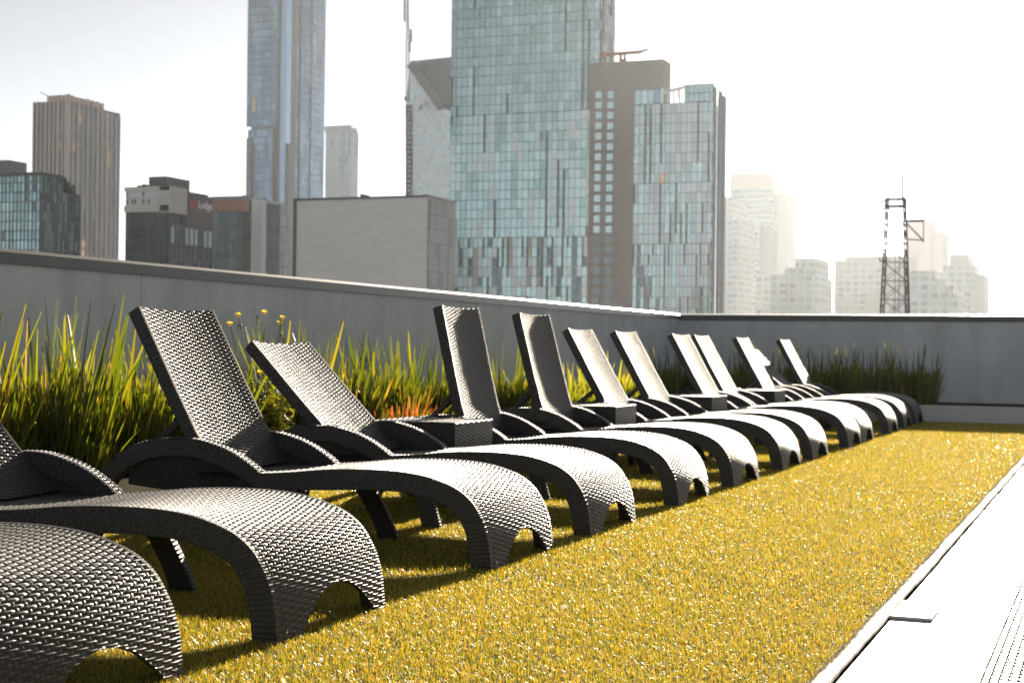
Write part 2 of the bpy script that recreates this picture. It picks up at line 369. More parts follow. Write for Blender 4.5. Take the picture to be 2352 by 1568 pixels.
def closed_band(outer, inner, y0, y1, n=90, ch=0.004):
    """solid band between two curves in the side plane, from y0 to y1, chamfered"""
    o, Lo = smooth_path(outer, n); i, Li = smooth_path(inner, n)
    d = o - i; dl = np.linalg.norm(d, axis=1, keepdims=True) + 1e-9; d /= dl
    c = np.minimum(ch, dl * 0.3)
    u = np.linspace(0, Lo, n)
    ring = [(o - d * c, y0), (o, y0 + ch), (o, y1 - ch), (o - d * c, y1), (i + d * c, y1), (i, y1 - ch), (i, y0 + ch), (i + d * c, y0), (o - d * c, y0)]
    vv = [0, .005, y1 - y0, y1 - y0 + .005, y1 - y0 + .085, y1 - y0 + .09, 2 * (y1 - y0) + .09, 2 * (y1 - y0) + .095, 2 * (y1 - y0) + .18]
    P = np.stack([S(a, y) for a, y in ring], 1); U = np.stack([np.stack([np.full(n, b), u], -1) for b in vv], 1)
    m = MB(); m.grid(P, U)
    for k in (0, -1):
        e = P[k, :8]; q = [e[0], e[1], e[2], e[3]]; q2 = [e[0], e[3], e[4], e[7]]; q3 = [e[7], e[4], e[5], e[6]]
        m.quads([q, q2, q3])
    return m

def arm_mesh(side):
    y0, y1 = (0.0, 0.058) if side == 0 else (W - 0.058, W)
    m = closed_band(OUTER, INNER, y0, y1, 110)
    # woven raised strips on top of the arm
    n, k = 420, 22
    o, L = smooth_path(OUTER[1:12], n); t = np.linspace(0, L, n); v = np.linspace(0.0015, 0.0565, k)
    d = np.gradient(o, axis=0); d /= np.linalg.norm(d, axis=1, keepdims=True); nn = np.stack([-d[:, 1], d[:, 0]], 1)
    if nn[n // 2, 1] < 0: nn = -nn
    T, V = np.meshgrid(t, v, indexing='ij'); h = weave_h(T, V + 0.0225, 0.2, 0.8, 0.0) + 0.0036
    h *= np.clip(np.minimum(V, 0.058 - V) / 0.004, 0, 1)
    Q = o[:, None, :] + nn[:, None, :] * h[..., None]
    m.grid(np.stack([-Q[..., 0], y0 + V, Q[..., 1]], -1), flip=True)
    # recessed panel under the arch, flush with the inside face
    i, Li = smooth_path(INNER[:10], 60)
    bot = np.stack([i[:, 0], np.minimum(i[:, 1] - 0.001, np.interp(i[:, 0], [1.04, 1.1, 1.5, 1.7], [.258, .240, .244, .262]))], 1)
    ya, yb = (y0 + 0.030, y1 - 0.002) if side == 0 else (y0 + 0.002, y1 - 0.030)
    m0 = m; m = MB(); P = np.stack([S(i, ya), S(bot, ya), S(bot, yb), S(i, yb)], 1)
    zc = lambda a: np.stack([a[:, 1], a[:, 0]], -1)
    U = np.stack([zc(i), zc(bot), zc(bot), zc(i)], 1)
    m.grid(P[:, :2], U[:, :2]); m.grid(P[:, 1:3], U[:, 1:3]); m.grid(P[:, 2:], U[:, 2:])
    return m0, m

def leg_mesh(side):
    """raked leg under the seat, splayed outwards, curved"""
    n = 24; t = np.linspace(0, 1, n)
    front = np.stack([0.735 + 0.125 * t ** 1.35 * 0 + 0.10 * t + 0.035 * t ** 2, 0.292 * t], 1)
    rear = np.stack([0.835 + 0.045 * t + 0.115 * t ** 2, 0.292 * t], 1)
    thick = 0.052
    out = -0.05 * (1 - t)
    if side == 0: ya = out + 0.004; yb = ya + thick
    else: yb = W - out - 0.004; ya = yb - thick
    P = np.stack([np.stack([-a[:, 0], y, a[:, 1]], -1) for a, y in ((front, ya), (front + (0.016, 0), yb), (rear, yb), (rear, ya), (front, ya))], 1)
    U = np.stack([np.stack([np.full(n, b), t * .3], -1) for b in (0, .05, .16, .21, .32)], 1)
    m = MB(); m.grid(P, U); m.quads([P[0, :4]])
    # moulded ribs on the front face
    for k in range(1, 20):
        a = k / 20; f = np.array([np.interp(a, t, front[:, 0]), 0.292 * a]); y_a = np.interp(a, t, ya); y_b = np.interp(a, t, yb)
        m.bar((-f[0], y_a + 0.004, f[1]), (-f[0] - 0.016, y_b - 0.004, f[1]), 0.009, 0.006)
    return m

BT, BTH = 0.80, 0.062
def back_mesh():
    """local frame: x = -s axis at angle 0 (t along +z before tilting), front face towards +x"""
    nu, nv = 500, 160; bw = 0.585
    t = np.linspace(0, BT, nu); v = np.linspace(0, bw, nv); T, V = np.meshgrid(t, v, indexing='ij')
    bow = -np.interp(t, [0, .1, .2, .4, .6, .8], [0.0, .014, .020, .016, .008, 0])
    dish = -0.012 * (1 - (2 * V / bw - 1) ** 2)
    h = weave_h(T + 0.003, V, bw)
    X = bow[:, None] + dish + h
    topz = -0.006 * (1 - (2 * V / bw - 1) ** 2) * (T / BT) ** 8
    m = MB(); m.grid(np.stack([X, V, T + topz], -1), flip=True)
    m2 = MB(); n = 60; tt = np.linspace(0, BT, n); bb = np.interp(tt, t, bow)
    def strip(xa, xb, y, fl, ua, ub):
        P = np.stack([np.stack([bb + xa, np.full(n, y), tt], -1), np.stack([bb + xb, np.full(n, y), tt], -1)], 1)
        U = np.stack([np.stack([np.full(n, ua), tt], -1), np.stack([np.full(n, ub), tt], -1)], 1)
        m2.grid(P, U, flip=fl)
    rim = -0.0015; c = 0.004
    for y, sg in ((0.0, 1), (bw, -1)):
        strip(rim, -BTH + c, y - sg * 0.003, sg > 0, 0, .06)
        P = np.stack([np.stack([bb + rim, np.full(n, y - sg * 0.003), tt], -1), np.stack([bb + rim, np.full(n, y + sg * 0.004), tt], -1)], 1); m2.grid(P, flip=sg < 0)
        P = np.stack([np.stack([bb - BTH + c, np.full(n, y - sg * .003), tt], -1), np.stack([bb - BTH, np.full(n, y + sg * c), tt], -1)], 1); m2.grid(P, flip=sg > 0)
    yv = np.linspace(0, bw, 40); dd = -0.012 * (1 - (2 * yv / bw - 1) ** 2); tz = -0.006 * (1 - (2 * yv / bw - 1) ** 2)
    P = np.stack([np.stack([dd - 0.001, yv, BT + tz - 0.001], -1), np.stack([dd - 0.012, yv, BT + tz + 0.002], -1), np.stack([np.full(40, -BTH), yv, BT + tz * 0.6], -1)], 1)
    m2.grid(P, np.stack([np.stack([yv, np.full(40, k)], -1) for k in (0, .01, .06)], 1))
    P = np.stack([np.stack([bb - BTH, np.full(n, y), tt], -1) for y in (0, bw)], 1); m2.grid(P)
    P = np.array([[(bb[0] - .02, 0, 0), (bb[0] - .02, bw, 0)], [(-BTH, 0, 0), (-BTH, bw, 0)]]); m2.grid(P)
    return m, m2

def make_lounger():
    root = empty('sun_lounger')
    tag(root, 'x', 'sun lounger', 'woven sun loungers in a row on the turf')
    seat_mesh().build('seat', M['weave'], root, angle=None)
    for side in (0, 1):
        y0, y1 = (-0.001, 0.016) if side == 0 else (W - 0.016, W + 0.001)
        top, _ = smooth_path([(a, b - 0.0005) for a, b in TOP[:14]], 100)
        und, _ = smooth_path(UND, 100)
        k = closed_band(TOP[:14], UND, y0, y1, 130, 0.003)
        k.build('side_rail', M['weave_side'], root)
        am, ap = arm_mesh(side); ao = am.build('armrest', M['weave_side'], root); ap.build('arm_panel', M['panel'], ao)
        leg_mesh(side).build('leg', M['weave_side'], root)
    for y in (0.045, W - 0.045):
        t = np.linspace(0, 2 * np.pi, 13); r = 0.0045
        P = np.array([[(0.006 + (0.002 if q == 0 else 0), y + np.cos(a) * r * q, 0.028 + np.sin(a) * r * q) for a in t] for q in (0, 1)])
        MB().grid(P).build('foot_screw', M['screw'], root)
    # cross beams under the seat
    MB().box(-0.98, -0.90, 0.02, W - 0.02, 0.262, 0.300).build('cross_beam', M['resin'], root, smooth=False)
    MB().box(-0.30, -0.26, 0.02, W - 0.02, 0.285, 0.312).build('cross_beam', M['resin'], root, smooth=False)
    for y in (0.03, W - 0.03):
        wmb = MB(); t = np.linspace(0, 2 * np.pi, 25)
        prof = [(0, -.016), (.05, -.016), (.058, -.010), (.058, .010), (.05, .016), (0, .016)]
        wmb.grid(np.array([[(-1.90 + np.cos(a) * r, y + (0.035 if y < .3 else -0.035) + h, 0.058 + np.sin(a) * r) for a in t] for r, h in prof]))
        wmb.build('wheel', M['resin'], root)
    return root

back_front, back_frame = back_mesh()
proto_front = back_front.build('temp_front', M['weave'], None, angle=None); me_front = proto_front.data
proto_frame = back_frame.build('temp_frame', M['weave_side'], None); me_frame = proto_frame.data
bpy.data.objects.remove(proto_front); bpy.data.objects.remove(proto_frame)
me_front.name = 'backrest'; me_frame.name = 'back_frame'
PIV = (1.262, 0.338)
def add_back(root, ang):
    tilt = R(90 - ang)
    o = bpy.data.objects.new('backrest', me_front); col.objects.link(o); o.parent = root
    o.location = (-PIV[0], 0.0625, PIV[1]); o.rotation_euler = (0, -tilt, 0)
    f = bpy.data.objects.new('back_frame', me_frame); col.objects.link(f); f.parent = o
    # prop strut from the rear of the backrest to the frame
    m = MB(); c, s = math.cos(R(ang)), math.sin(R(ang))
    a = (PIV[0] + c * 0.30 + s * 0.05, PIV[1] + s * 0.30 - c * 0.05); L = 0.46
    z1 = 0.285; ds = math.sqrt(max(0.02, L * L - (a[1] - z1) ** 2)); b3 = (min(a[0] + ds, 1.88), z1)
    for y in (0.12, W - 0.17):
        m.bar((-a[0], y + 0.025, a[1]), (-b3[0], y + 0.025, b3[1]), 0.045, 0.028)
    m.bar((-b3[0] - 0.005, 0.06, b3[1]), (-b3[0] - 0.005, W - 0.06, b3[1]), 0.04, 0.03)
    m.build('prop_strut', M['resin'], root, smooth=False)

lab = [
 (2.715, 59, 'dark woven lounger nearest the camera, only its curved foot end in frame at lower left'),
 (3.905, 44, 'second nearest woven lounger, low backrest cut off at left, whole curved foot end in view'),
 (5.535, 59, 'woven lounger with the largest steep backrest in view, standing in front of tall strappy leaves'),
 (6.750, 43.3, 'woven lounger with a low reclined backrest glaring white in the sun, below the yellow flowers'),
 (8.280, 75.2, 'woven lounger with nearly upright backrest beside the nearest side table'),
 (9.600, 73.0, 'woven lounger with nearly upright backrest just before the second side table'),
 (11.120, 59, 'woven lounger with half raised backrest right behind the second side table'),
 (12.300, 59, 'woven lounger with half raised backrest just before the third side table'),
 (14.060, 59, 'woven lounger with half raised backrest right behind the third side table, against the wall corner'),
 (14.900, 59, 'woven lounger with half raised backrest just before the fourth, farthest side table'),
 (16.700, 59, 'woven lounger with half raised backrest right behind the farthest side table'),
 (17.950, 44, 'low reclined woven lounger mostly hidden, second from the end wall'),
 (19.050, 59, 'farthest woven lounger beside the planter kerb, foot end shaded by the end wall'),
]
proto = make_lounger()
jit = [0, 0.2, 0, -0.1, 0.5, -0.4, 0.3, 0, -0.5, 0.4, 0, 0.3, 0]
for i, (y, ang, text) in enumerate(lab):
    o = proto if i == 0 else copy_tree(proto)
    o.location = (-2.245, y, 0.0); o.rotation_euler = (0, 0, R(jit[i])); o['label'] = text
for i, o in enumerate([x for x in col.objects if x.name.startswith('sun_lounger')]):
    o['_k'] = i
for o in [x for x in col.objects if x.name.startswith('sun_lounger')]:
    y = o.location.y; ang = min(lab, key=lambda l: abs(l[0] - y))[1]; add_back(o, ang); del o['_k']

# ------------------------------------------------------------------ side tables
def table_panel(w, h, arch_w, arch_h, res=0.0042):
    """woven upright panel in its own (v, z) plane with an arch cut out of the bottom; returns grids"""
    nu, nv = int(h / 0.0028), int(w / res)
    t = np.linspace(0, h, nu); v = np.linspace(0, w, nv); T, V = np.meshgrid(t, v, indexing='ij')
    q = np.clip(1 - np.abs((v - w / 2) / (arch_w / 2)) ** 3.0, 0, 1); t0 = arch_h * q ** 0.5
    Tc = np.maximum(T, t0[None, :]); H = weave_h(T, V, w) * np.clip((T - t0[None, :]) / .006, 0, 1)
    cl = T <= t0[None, :] + 1e-6; keep = ~(cl[:-1, :-1] & cl[1:, :-1] & cl[1:, 1:] & cl[:-1, 1:])
    return Tc, V, H, keep
def make_table():
    root = empty('side_table'); tag(root, 'x', 'side table', 'woven side tables between the loungers')
    sx, sy, hh = 0.50, 0.54, 0.462
    # top: woven sheet with a slightly raised rim
    nu, nv = int(sx / 0.003), int(sy / 0.004)
    a = np.linspace(0, sx, nu); b = np.linspace(0, sy, nv); A, B = np.meshgrid(a, b, indexing='ij')
    e = np.minimum(np.minimum(A, sx - A), np.minimum(B, sy - B)); Z = hh + weave_h(A, B, sy, 0.8) - 0.006 * np.clip((e - .012) / .02, 0, 1) - 0.006 * np.clip(1 - e / 0.004, 0, 1)
    MB().grid(np.stack([A - sx / 2, B - sy / 2, Z], -1)).build('table_top', M['weave'], root, angle=None)
    for k in range(4):
        w_ = sy if k % 2 == 0 else sx
        T, V, H, keep = table_panel(w_, hh - 0.005, w_ - 0.11, 0.20)
        sg = 1 if k < 2 else -1
        if k % 2 == 0: P = np.stack([sg * (sx / 2 - 0.001 + H), V - w_ / 2, T], -1)
        else: P = np.stack([V - w_ / 2, sg * (sy / 2 - 0.001 + H), T], -1)
        m = MB(); fl = (k % 2 == 0) == (sg > 0)
        m.grid(P, keep=keep, flip=fl)
        Bk = P[::4, ::4].copy(); Bk[..., 0 if k % 2 == 0 else 1] = sg * ((sx if k % 2 == 0 else sy) / 2 - 0.022)
        m.grid(Bk, keep=keep[::4, ::4][:Bk.shape[0] - 1, :Bk.shape[1] - 1])
        m.build('side_panel', M['weave'], root, angle=None)
    return root
tb = make_table()
tl = [(-3.55, 7.865, 0, 'nearest dark woven side table, beside the lounger with the low glaring backrest'),
      (-3.56, 10.72, 1, 'second dark woven side table, just past the two nearly upright backrests'),
      (-3.56, 13.55, -1, 'third dark woven side table, small, by the loungers under the wall corner'),
      (-3.55, 16.15, 0, 'farthest and smallest dark woven side table, half hidden between curved armrests')]
for i, (x, y, a, text) in enumerate(tl):
    o = tb if i == 0 else copy_tree(tb)
    o.location = (x, y, 0.0); o.rotation_euler = (0, 0, R(a)); o['label'] = text

# ------------------------------------------------------------------ blades (turf and plants)
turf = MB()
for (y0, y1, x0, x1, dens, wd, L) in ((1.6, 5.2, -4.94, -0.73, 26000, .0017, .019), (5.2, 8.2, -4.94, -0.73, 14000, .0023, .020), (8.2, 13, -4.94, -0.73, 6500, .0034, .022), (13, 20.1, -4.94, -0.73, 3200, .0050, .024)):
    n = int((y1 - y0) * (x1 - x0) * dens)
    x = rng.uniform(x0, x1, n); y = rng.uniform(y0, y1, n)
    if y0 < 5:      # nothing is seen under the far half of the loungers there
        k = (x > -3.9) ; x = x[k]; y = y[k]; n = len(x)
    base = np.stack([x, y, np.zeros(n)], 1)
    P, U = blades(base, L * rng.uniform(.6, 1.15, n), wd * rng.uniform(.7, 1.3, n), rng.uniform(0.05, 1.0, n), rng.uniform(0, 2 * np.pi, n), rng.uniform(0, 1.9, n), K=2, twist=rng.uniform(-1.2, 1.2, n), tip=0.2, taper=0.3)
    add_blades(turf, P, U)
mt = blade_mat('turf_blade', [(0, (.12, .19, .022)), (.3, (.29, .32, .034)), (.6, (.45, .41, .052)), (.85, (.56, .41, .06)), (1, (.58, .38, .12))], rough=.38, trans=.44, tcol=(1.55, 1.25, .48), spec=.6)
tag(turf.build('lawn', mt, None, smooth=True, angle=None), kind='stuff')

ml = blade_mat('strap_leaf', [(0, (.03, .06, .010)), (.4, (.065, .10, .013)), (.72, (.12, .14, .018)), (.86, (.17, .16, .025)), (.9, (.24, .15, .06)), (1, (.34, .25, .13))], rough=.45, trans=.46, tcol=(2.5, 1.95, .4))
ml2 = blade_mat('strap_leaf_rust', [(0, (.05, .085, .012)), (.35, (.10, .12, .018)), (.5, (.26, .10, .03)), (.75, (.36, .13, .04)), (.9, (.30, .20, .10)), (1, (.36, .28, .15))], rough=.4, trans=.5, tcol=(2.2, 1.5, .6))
ml3 = blade_mat('fresh_tuft_leaf', [(0, (.12, .16, .02)), (.5, (.20, .22, .03)), (1, (.30, .26, .05))], rough=.4, trans=.55, tcol=(1.9, 1.7, .5))
def strap_clump(x, y, z, rad, h, n, seed, tallf=0.1, lean=0.26, wd=.0165, dead=.12):
    r = np.random.default_rng(seed); mb = MB()
    a = r.uniform(0, 2 * np.pi, n); q = rad * np.sqrt(r.random(n))
    base = np.stack([q * np.cos(a) * 1.0, q * np.sin(a), np.zeros(n)], 1)
    L = h * r.uniform(.36, .66, n); tall = r.random(n) < tallf; L[tall] = h * r.uniform(.66, 1.05, tall.sum())
    rnd = r.random(n) * (0.88) ; dd = r.random(n) < dead; rnd[dd] = r.uniform(.9, 1, dd.sum()); L[dd] *= r.uniform(.4, .9, dd.sum())
    ln = np.abs(r.normal(0, lean * .55, n)) + q / rad * lean * .45
    P, U = blades(base, L, wd * r.uniform(.55, 1.35, n), ln, a + r.normal(0, .6, n), r.normal(0.06, .12, n), K=6, twist=r.uniform(-1.5, 1.5, n), tip=0.30, rnd=rnd, taper=.72)
    add_blades(mb, P, U)
    # short dense base litter
    m = n; b2 = np.stack([rad * 1.05 * np.sqrt(r.random(m)) * np.cos(aa := r.uniform(0, 6.28, m)), rad * np.sqrt(r.random(m)) * np.sin(aa), np.zeros(m)], 1)
    P, U = blades(b2, h * r.uniform(.25, .56, m), wd * r.uniform(.5, 1.1, m), np.abs(r.normal(0, .2, m)), aa, r.normal(0, .2, m), K=3, twist=r.uniform(-1.5, 1.5, m), tip=.5, rnd=r.random(m) * np.where(r.random(m) < .2, 1.0, .75))
    add_blades(mb, P, U)
    return mb
GP = 'strappy leaf clumps along the planter'
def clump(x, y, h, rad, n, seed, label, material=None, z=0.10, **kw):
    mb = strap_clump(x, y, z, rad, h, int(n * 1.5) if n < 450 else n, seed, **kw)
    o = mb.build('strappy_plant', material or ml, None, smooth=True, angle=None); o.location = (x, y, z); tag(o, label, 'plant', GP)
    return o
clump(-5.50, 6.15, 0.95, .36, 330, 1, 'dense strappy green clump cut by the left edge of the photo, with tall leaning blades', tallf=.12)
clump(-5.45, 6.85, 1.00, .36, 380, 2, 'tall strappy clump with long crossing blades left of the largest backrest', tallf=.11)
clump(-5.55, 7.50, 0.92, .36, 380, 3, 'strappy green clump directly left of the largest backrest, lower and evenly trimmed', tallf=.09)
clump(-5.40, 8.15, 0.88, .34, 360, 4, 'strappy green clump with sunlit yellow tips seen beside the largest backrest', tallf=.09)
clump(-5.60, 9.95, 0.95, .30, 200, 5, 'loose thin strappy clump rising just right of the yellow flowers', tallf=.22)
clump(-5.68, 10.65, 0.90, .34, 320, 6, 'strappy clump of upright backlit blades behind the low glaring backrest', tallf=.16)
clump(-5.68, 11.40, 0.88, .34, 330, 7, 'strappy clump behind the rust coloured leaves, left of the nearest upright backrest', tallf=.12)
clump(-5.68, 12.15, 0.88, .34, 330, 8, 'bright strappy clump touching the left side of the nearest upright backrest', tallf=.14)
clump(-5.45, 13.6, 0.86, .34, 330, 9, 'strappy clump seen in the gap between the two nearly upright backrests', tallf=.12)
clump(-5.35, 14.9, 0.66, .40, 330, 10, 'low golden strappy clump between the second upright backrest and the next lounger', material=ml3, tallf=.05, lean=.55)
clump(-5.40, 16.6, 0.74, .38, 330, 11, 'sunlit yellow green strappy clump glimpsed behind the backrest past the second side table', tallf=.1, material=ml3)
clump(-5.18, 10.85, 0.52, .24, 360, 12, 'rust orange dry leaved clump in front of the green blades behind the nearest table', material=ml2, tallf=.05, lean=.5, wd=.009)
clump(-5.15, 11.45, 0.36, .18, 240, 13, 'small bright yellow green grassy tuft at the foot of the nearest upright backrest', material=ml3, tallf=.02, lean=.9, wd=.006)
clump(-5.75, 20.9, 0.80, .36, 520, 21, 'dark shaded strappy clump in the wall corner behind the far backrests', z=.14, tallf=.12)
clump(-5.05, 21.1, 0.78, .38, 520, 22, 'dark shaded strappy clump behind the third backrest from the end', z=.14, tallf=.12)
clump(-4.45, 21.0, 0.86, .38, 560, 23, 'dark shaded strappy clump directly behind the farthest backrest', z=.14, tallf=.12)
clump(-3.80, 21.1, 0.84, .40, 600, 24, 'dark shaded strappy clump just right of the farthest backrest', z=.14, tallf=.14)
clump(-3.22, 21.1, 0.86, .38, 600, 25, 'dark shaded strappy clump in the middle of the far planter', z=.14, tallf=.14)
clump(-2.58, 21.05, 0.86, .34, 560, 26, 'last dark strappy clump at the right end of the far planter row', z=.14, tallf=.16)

# leafy weed bush with yellow flowers on stems
def leafy(x, y, h, seed, label, flowers):
    root = empty('flowering_bush', (x, y, 0.10)); tag(root, label, 'plant'); r = np.random.default_rng(seed)
    st = MB(); lf = MB(); tips = []
    for k in range(26):
        a = r.uniform(0, 6.28); ln = r.uniform(.05, .42); L = h * r.uniform(.55, 1.0); b0 = np.array([r.normal(0, .06), r.normal(0, .06), 0.])
        pts = [b0 + np.array([np.cos(a) * math.sin(ln) * L * t, np.sin(a) * math.sin(ln) * L * t, L * t * (1 - .08 * t)]) for t in np.linspace(0, 1, 7)]
        st.tube(pts, np.linspace(.004, .0016, 7), 5)
        n = 34; tt = r.uniform(.12, 1.0, n); pp = np.array([np.array(pts).T[i] @ 0 if False else [np.interp(t, np.linspace(0, 1, 7), np.array(pts)[:, c]) for c in range(3)] for i, t in enumerate(tt)])
        P, U = blades(pp, r.uniform(.03, .075, n), r.uniform(.018, .034, n), r.uniform(.7, 1.7, n), r.uniform(0, 6.28, n), r.uniform(-.5, .8, n), K=3, twist=r.uniform(-.6, .6, n), tip=.1, taper=.3)
        add_blades(lf, P, U)
    lf.build('leaves', ml3, root, smooth=True, angle=None)
    for (dx, dy, hz) in flowers:
        pts = [np.array([dx * t * .9 + .01 * math.sin(t * 5), dy * t, hz * t]) for t in np.linspace(0, 1, 8)]
        st.tube(pts, np.linspace(.004, .002, 8), 5)
        f = MB(); n = 26; a = np.linspace(0, 2 * np.pi, n, endpoint=False)
        P, U = blades(np.repeat(pts[-1][None], n, 0), np.full(n, .026), np.full(n, .009), np.full(n, 1.2) + r.normal(0, .2, n), a, np.full(n, -.6), K=2, tip=.6)
        add_blades(f, P, U)
        f.tube([pts[-1] + (0, 0, -.014), pts[-1] + (0, 0, -.004), pts[-1] + (0, 0, .004)], [.004, .009, .007], 8)
        f.build('flower', M['petal'], root, smooth=True, angle=None)
    for k in range(7):
        dx, dy, hz = flowers[k % len(flowers)]; p = np.array([dx * .85 + r.normal(0, .03), dy + r.normal(0, .04), hz - r.uniform(.02, .12)])
        st.tube([p + (0, 0, -.05), p + (0, 0, -.01), p, p + (0, 0, .012)], [.0015, .003, .007, .003], 6)
    st.build('stems', M['stem'], root, smooth=True, angle=None)
    return root
M['petal'] = blade_mat('yellow_petal', [(0, (.85, .70, .10)), (1, (.90, .78, .16))], rough=.5, trans=.5, tcol=(1.2, 1.1, .5))
M['stem'] = mat('green_stem', (.09, .10, .03), .5, .4)
leafy(-5.45, 9.25, 0.62, 31, 'leafy yellow green weed bush with yellow flowers on tall stems between the two largest backrests',
      [(-.02, -.30, .96), (.02, -.02, .985), (.05, .18, .955), (-.05, -.36, .90), (.0, .22, .92)])
leafy(-5.25, 9.0, 0.55, 32, 'low leafy green bush at the foot of the flower stems beside the largest backrest', [(-.05, -.05, .58)])

# ------------------------------------------------------------------ city
CITY_SECTION = True
ZG = -40.0
struct('ground', MB().box(-9000, 9000, 40, 16000, ZG - 1, ZG), mat('city_ground', (.12, .12, .115), .9, .2, noise=(.01, .3)))

def glass(name, base, rough=.12, metal=.75): return mat(name, base, rough, .6, metal=metal)
G = {
 'matt': mat('dull_dark_glass', (.045, .06, .062), .45, .35), 'matt2': mat('dull_grey_glass', (.075, .095, .095), .4, .35),
 'mullt': mat('teal_mullion', (.22, .29, .29), .4, .5, metal=.5),
 'mullb': mat('blue_mullion', (.05, .075, .10), .4, .5),
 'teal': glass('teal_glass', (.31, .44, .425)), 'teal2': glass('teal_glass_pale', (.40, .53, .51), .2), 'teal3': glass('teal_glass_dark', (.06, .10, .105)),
 'blue': glass('blue_glass', (.08, .15, .235)), 'blue2': glass('blue_glass_pale', (.22, .32, .43), .25), 'blued': glass('blue_glass_dark', (.06, .07, .08)),
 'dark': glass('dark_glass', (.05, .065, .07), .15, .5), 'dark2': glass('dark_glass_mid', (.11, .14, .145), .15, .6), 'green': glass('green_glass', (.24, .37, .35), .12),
 'pale': glass('pale_glass', (.60, .66, .65), .3, .5), 'pale2': glass('pale_glass_grey', (.50, .57, .56), .3, .5), 'warm': glass('sunset_glint_glass', (.62, .38, .20), .2, .7), 'blind': mat('window_blind', (.62, .58, .50), .7, .3),  # the orange 'warm' panes paint sunset reflections into the glass colour
 'mull': mat('mullion_metal', (.16, .18, .19), .45, .5, metal=.5), 'fin': mat('vent_fin', (.10, .125, .125), .5, .4), 'mulld': mat('mullion_dark', (.035, .04, .042), .5, .5), 'conc': mat('pale_concrete', (.66, .61, .55), .9, .2, noise=(.15, .10)),
 'brown': mat('brown_cladding', (.34, .275, .22), .85, .2, noise=(.08, .04)), 'pier': mat('bronze_pier', (.62, .49, .40), .5, .4), 'copper': mat('copper_band', (.36, .17, .10), .6, .4),
 'roof': mat('roof_plant', (.09, .085, .08), .7, .3), 'white': mat('white_cladding', (.82, .82, .80), .6, .3), 'steel': mat('dark_steel', (.08, .06, .05), .7, .15),
 'far': mat('far_concrete', (.55, .50, .46), .8, .2, noise=(.05, .06)), 'far2': mat('far_cladding', (.62, .58, .54), .7, .3), 'red': mat('red_letter', (.75, .05, .05), .5, .4), 'whitel': mat('white_letter', (.9, .9, .88), .5, .4),
}
def window_wall(name, wall, win, bw, rh):
    m = mat(name, wall, .8, .3); nt = m.node_tree; br = nt.nodes.new('ShaderNodeTexBrick'); br.offset = 0.0; br.inputs['Scale'].default_value = 1
    br.inputs['Brick Width'].default_value = bw; br.inputs['Row Height'].default_value = rh; br.inputs['Mortar Size'].default_value = rh * .22; br.inputs['Mortar Smooth'].default_value = .1
    br.inputs[1].default_value = (*win, 1); br.inputs[2].default_value = (*[c * 2.2 for c in win], 1); br.inputs[3].default_value = (*wall, 1)
    tc = nt.nodes.new('ShaderNodeTexCoord'); nt.links.new(tc.outputs['UV'], br.inputs['Vector']); nt.links.new(br.outputs[0], nt.nodes['Principled BSDF'].inputs['Base Color']); return m
G['farw'] = window_wall('far_window_wall', (.62, .58, .53), (.25, .27, .28), 4.2, 3.6)
class Tower:
    """box aligned with the terrace: front face (towards the camera) from u=uA to uB, side face from uB to uC; all at distance Y"""
    def __init__(s, uA, uB, uC, Y, vt, zb=ZG, depth=None):
        s.xA = ony(uA, vt, Y)[0]; b = ony(uB, vt, Y); s.xB, s.Y, s.zt, s.zb = b[0], Y, b[2], zb
        if depth is not None: s.Y2 = Y + depth
        else:
            r = ray(uC, vt); s.Y2 = s.xB / r[0] * r[1]
        s.cx = (s.xA + s.xB) / 2; s.root = None
    def thing(s, name, label, cat='building', group=None):
        s.root = empty(name, (s.cx, (s.Y + s.Y2) / 2, s.zb)); tag(s.root, label, cat, group); s.o = np.array([s.cx, (s.Y + s.Y2) / 2, s.zb]); return s.root
def core(T, m, name='core', x0=None, x1=None, z1=None, y0=None, y1=None, inset=.4, z0=None):
    x0 = T.xA if x0 is None else x0; x1 = T.xB if x1 is None else x1; z1 = T.zt if z1 is None else z1; y0 = T.Y if y0 is None else y0; y1 = T.Y2 if y1 is None else y1
    z0 = T.zb if z0 is None else z0; o = T.o
    return MB().box(x0 + inset - o[0], x1 - inset - o[0], y0 + inset - o[1], y1 - inset - o[1], z0 - o[2], z1 - .05 - o[2]).build(name, m, T.root, smooth=False)
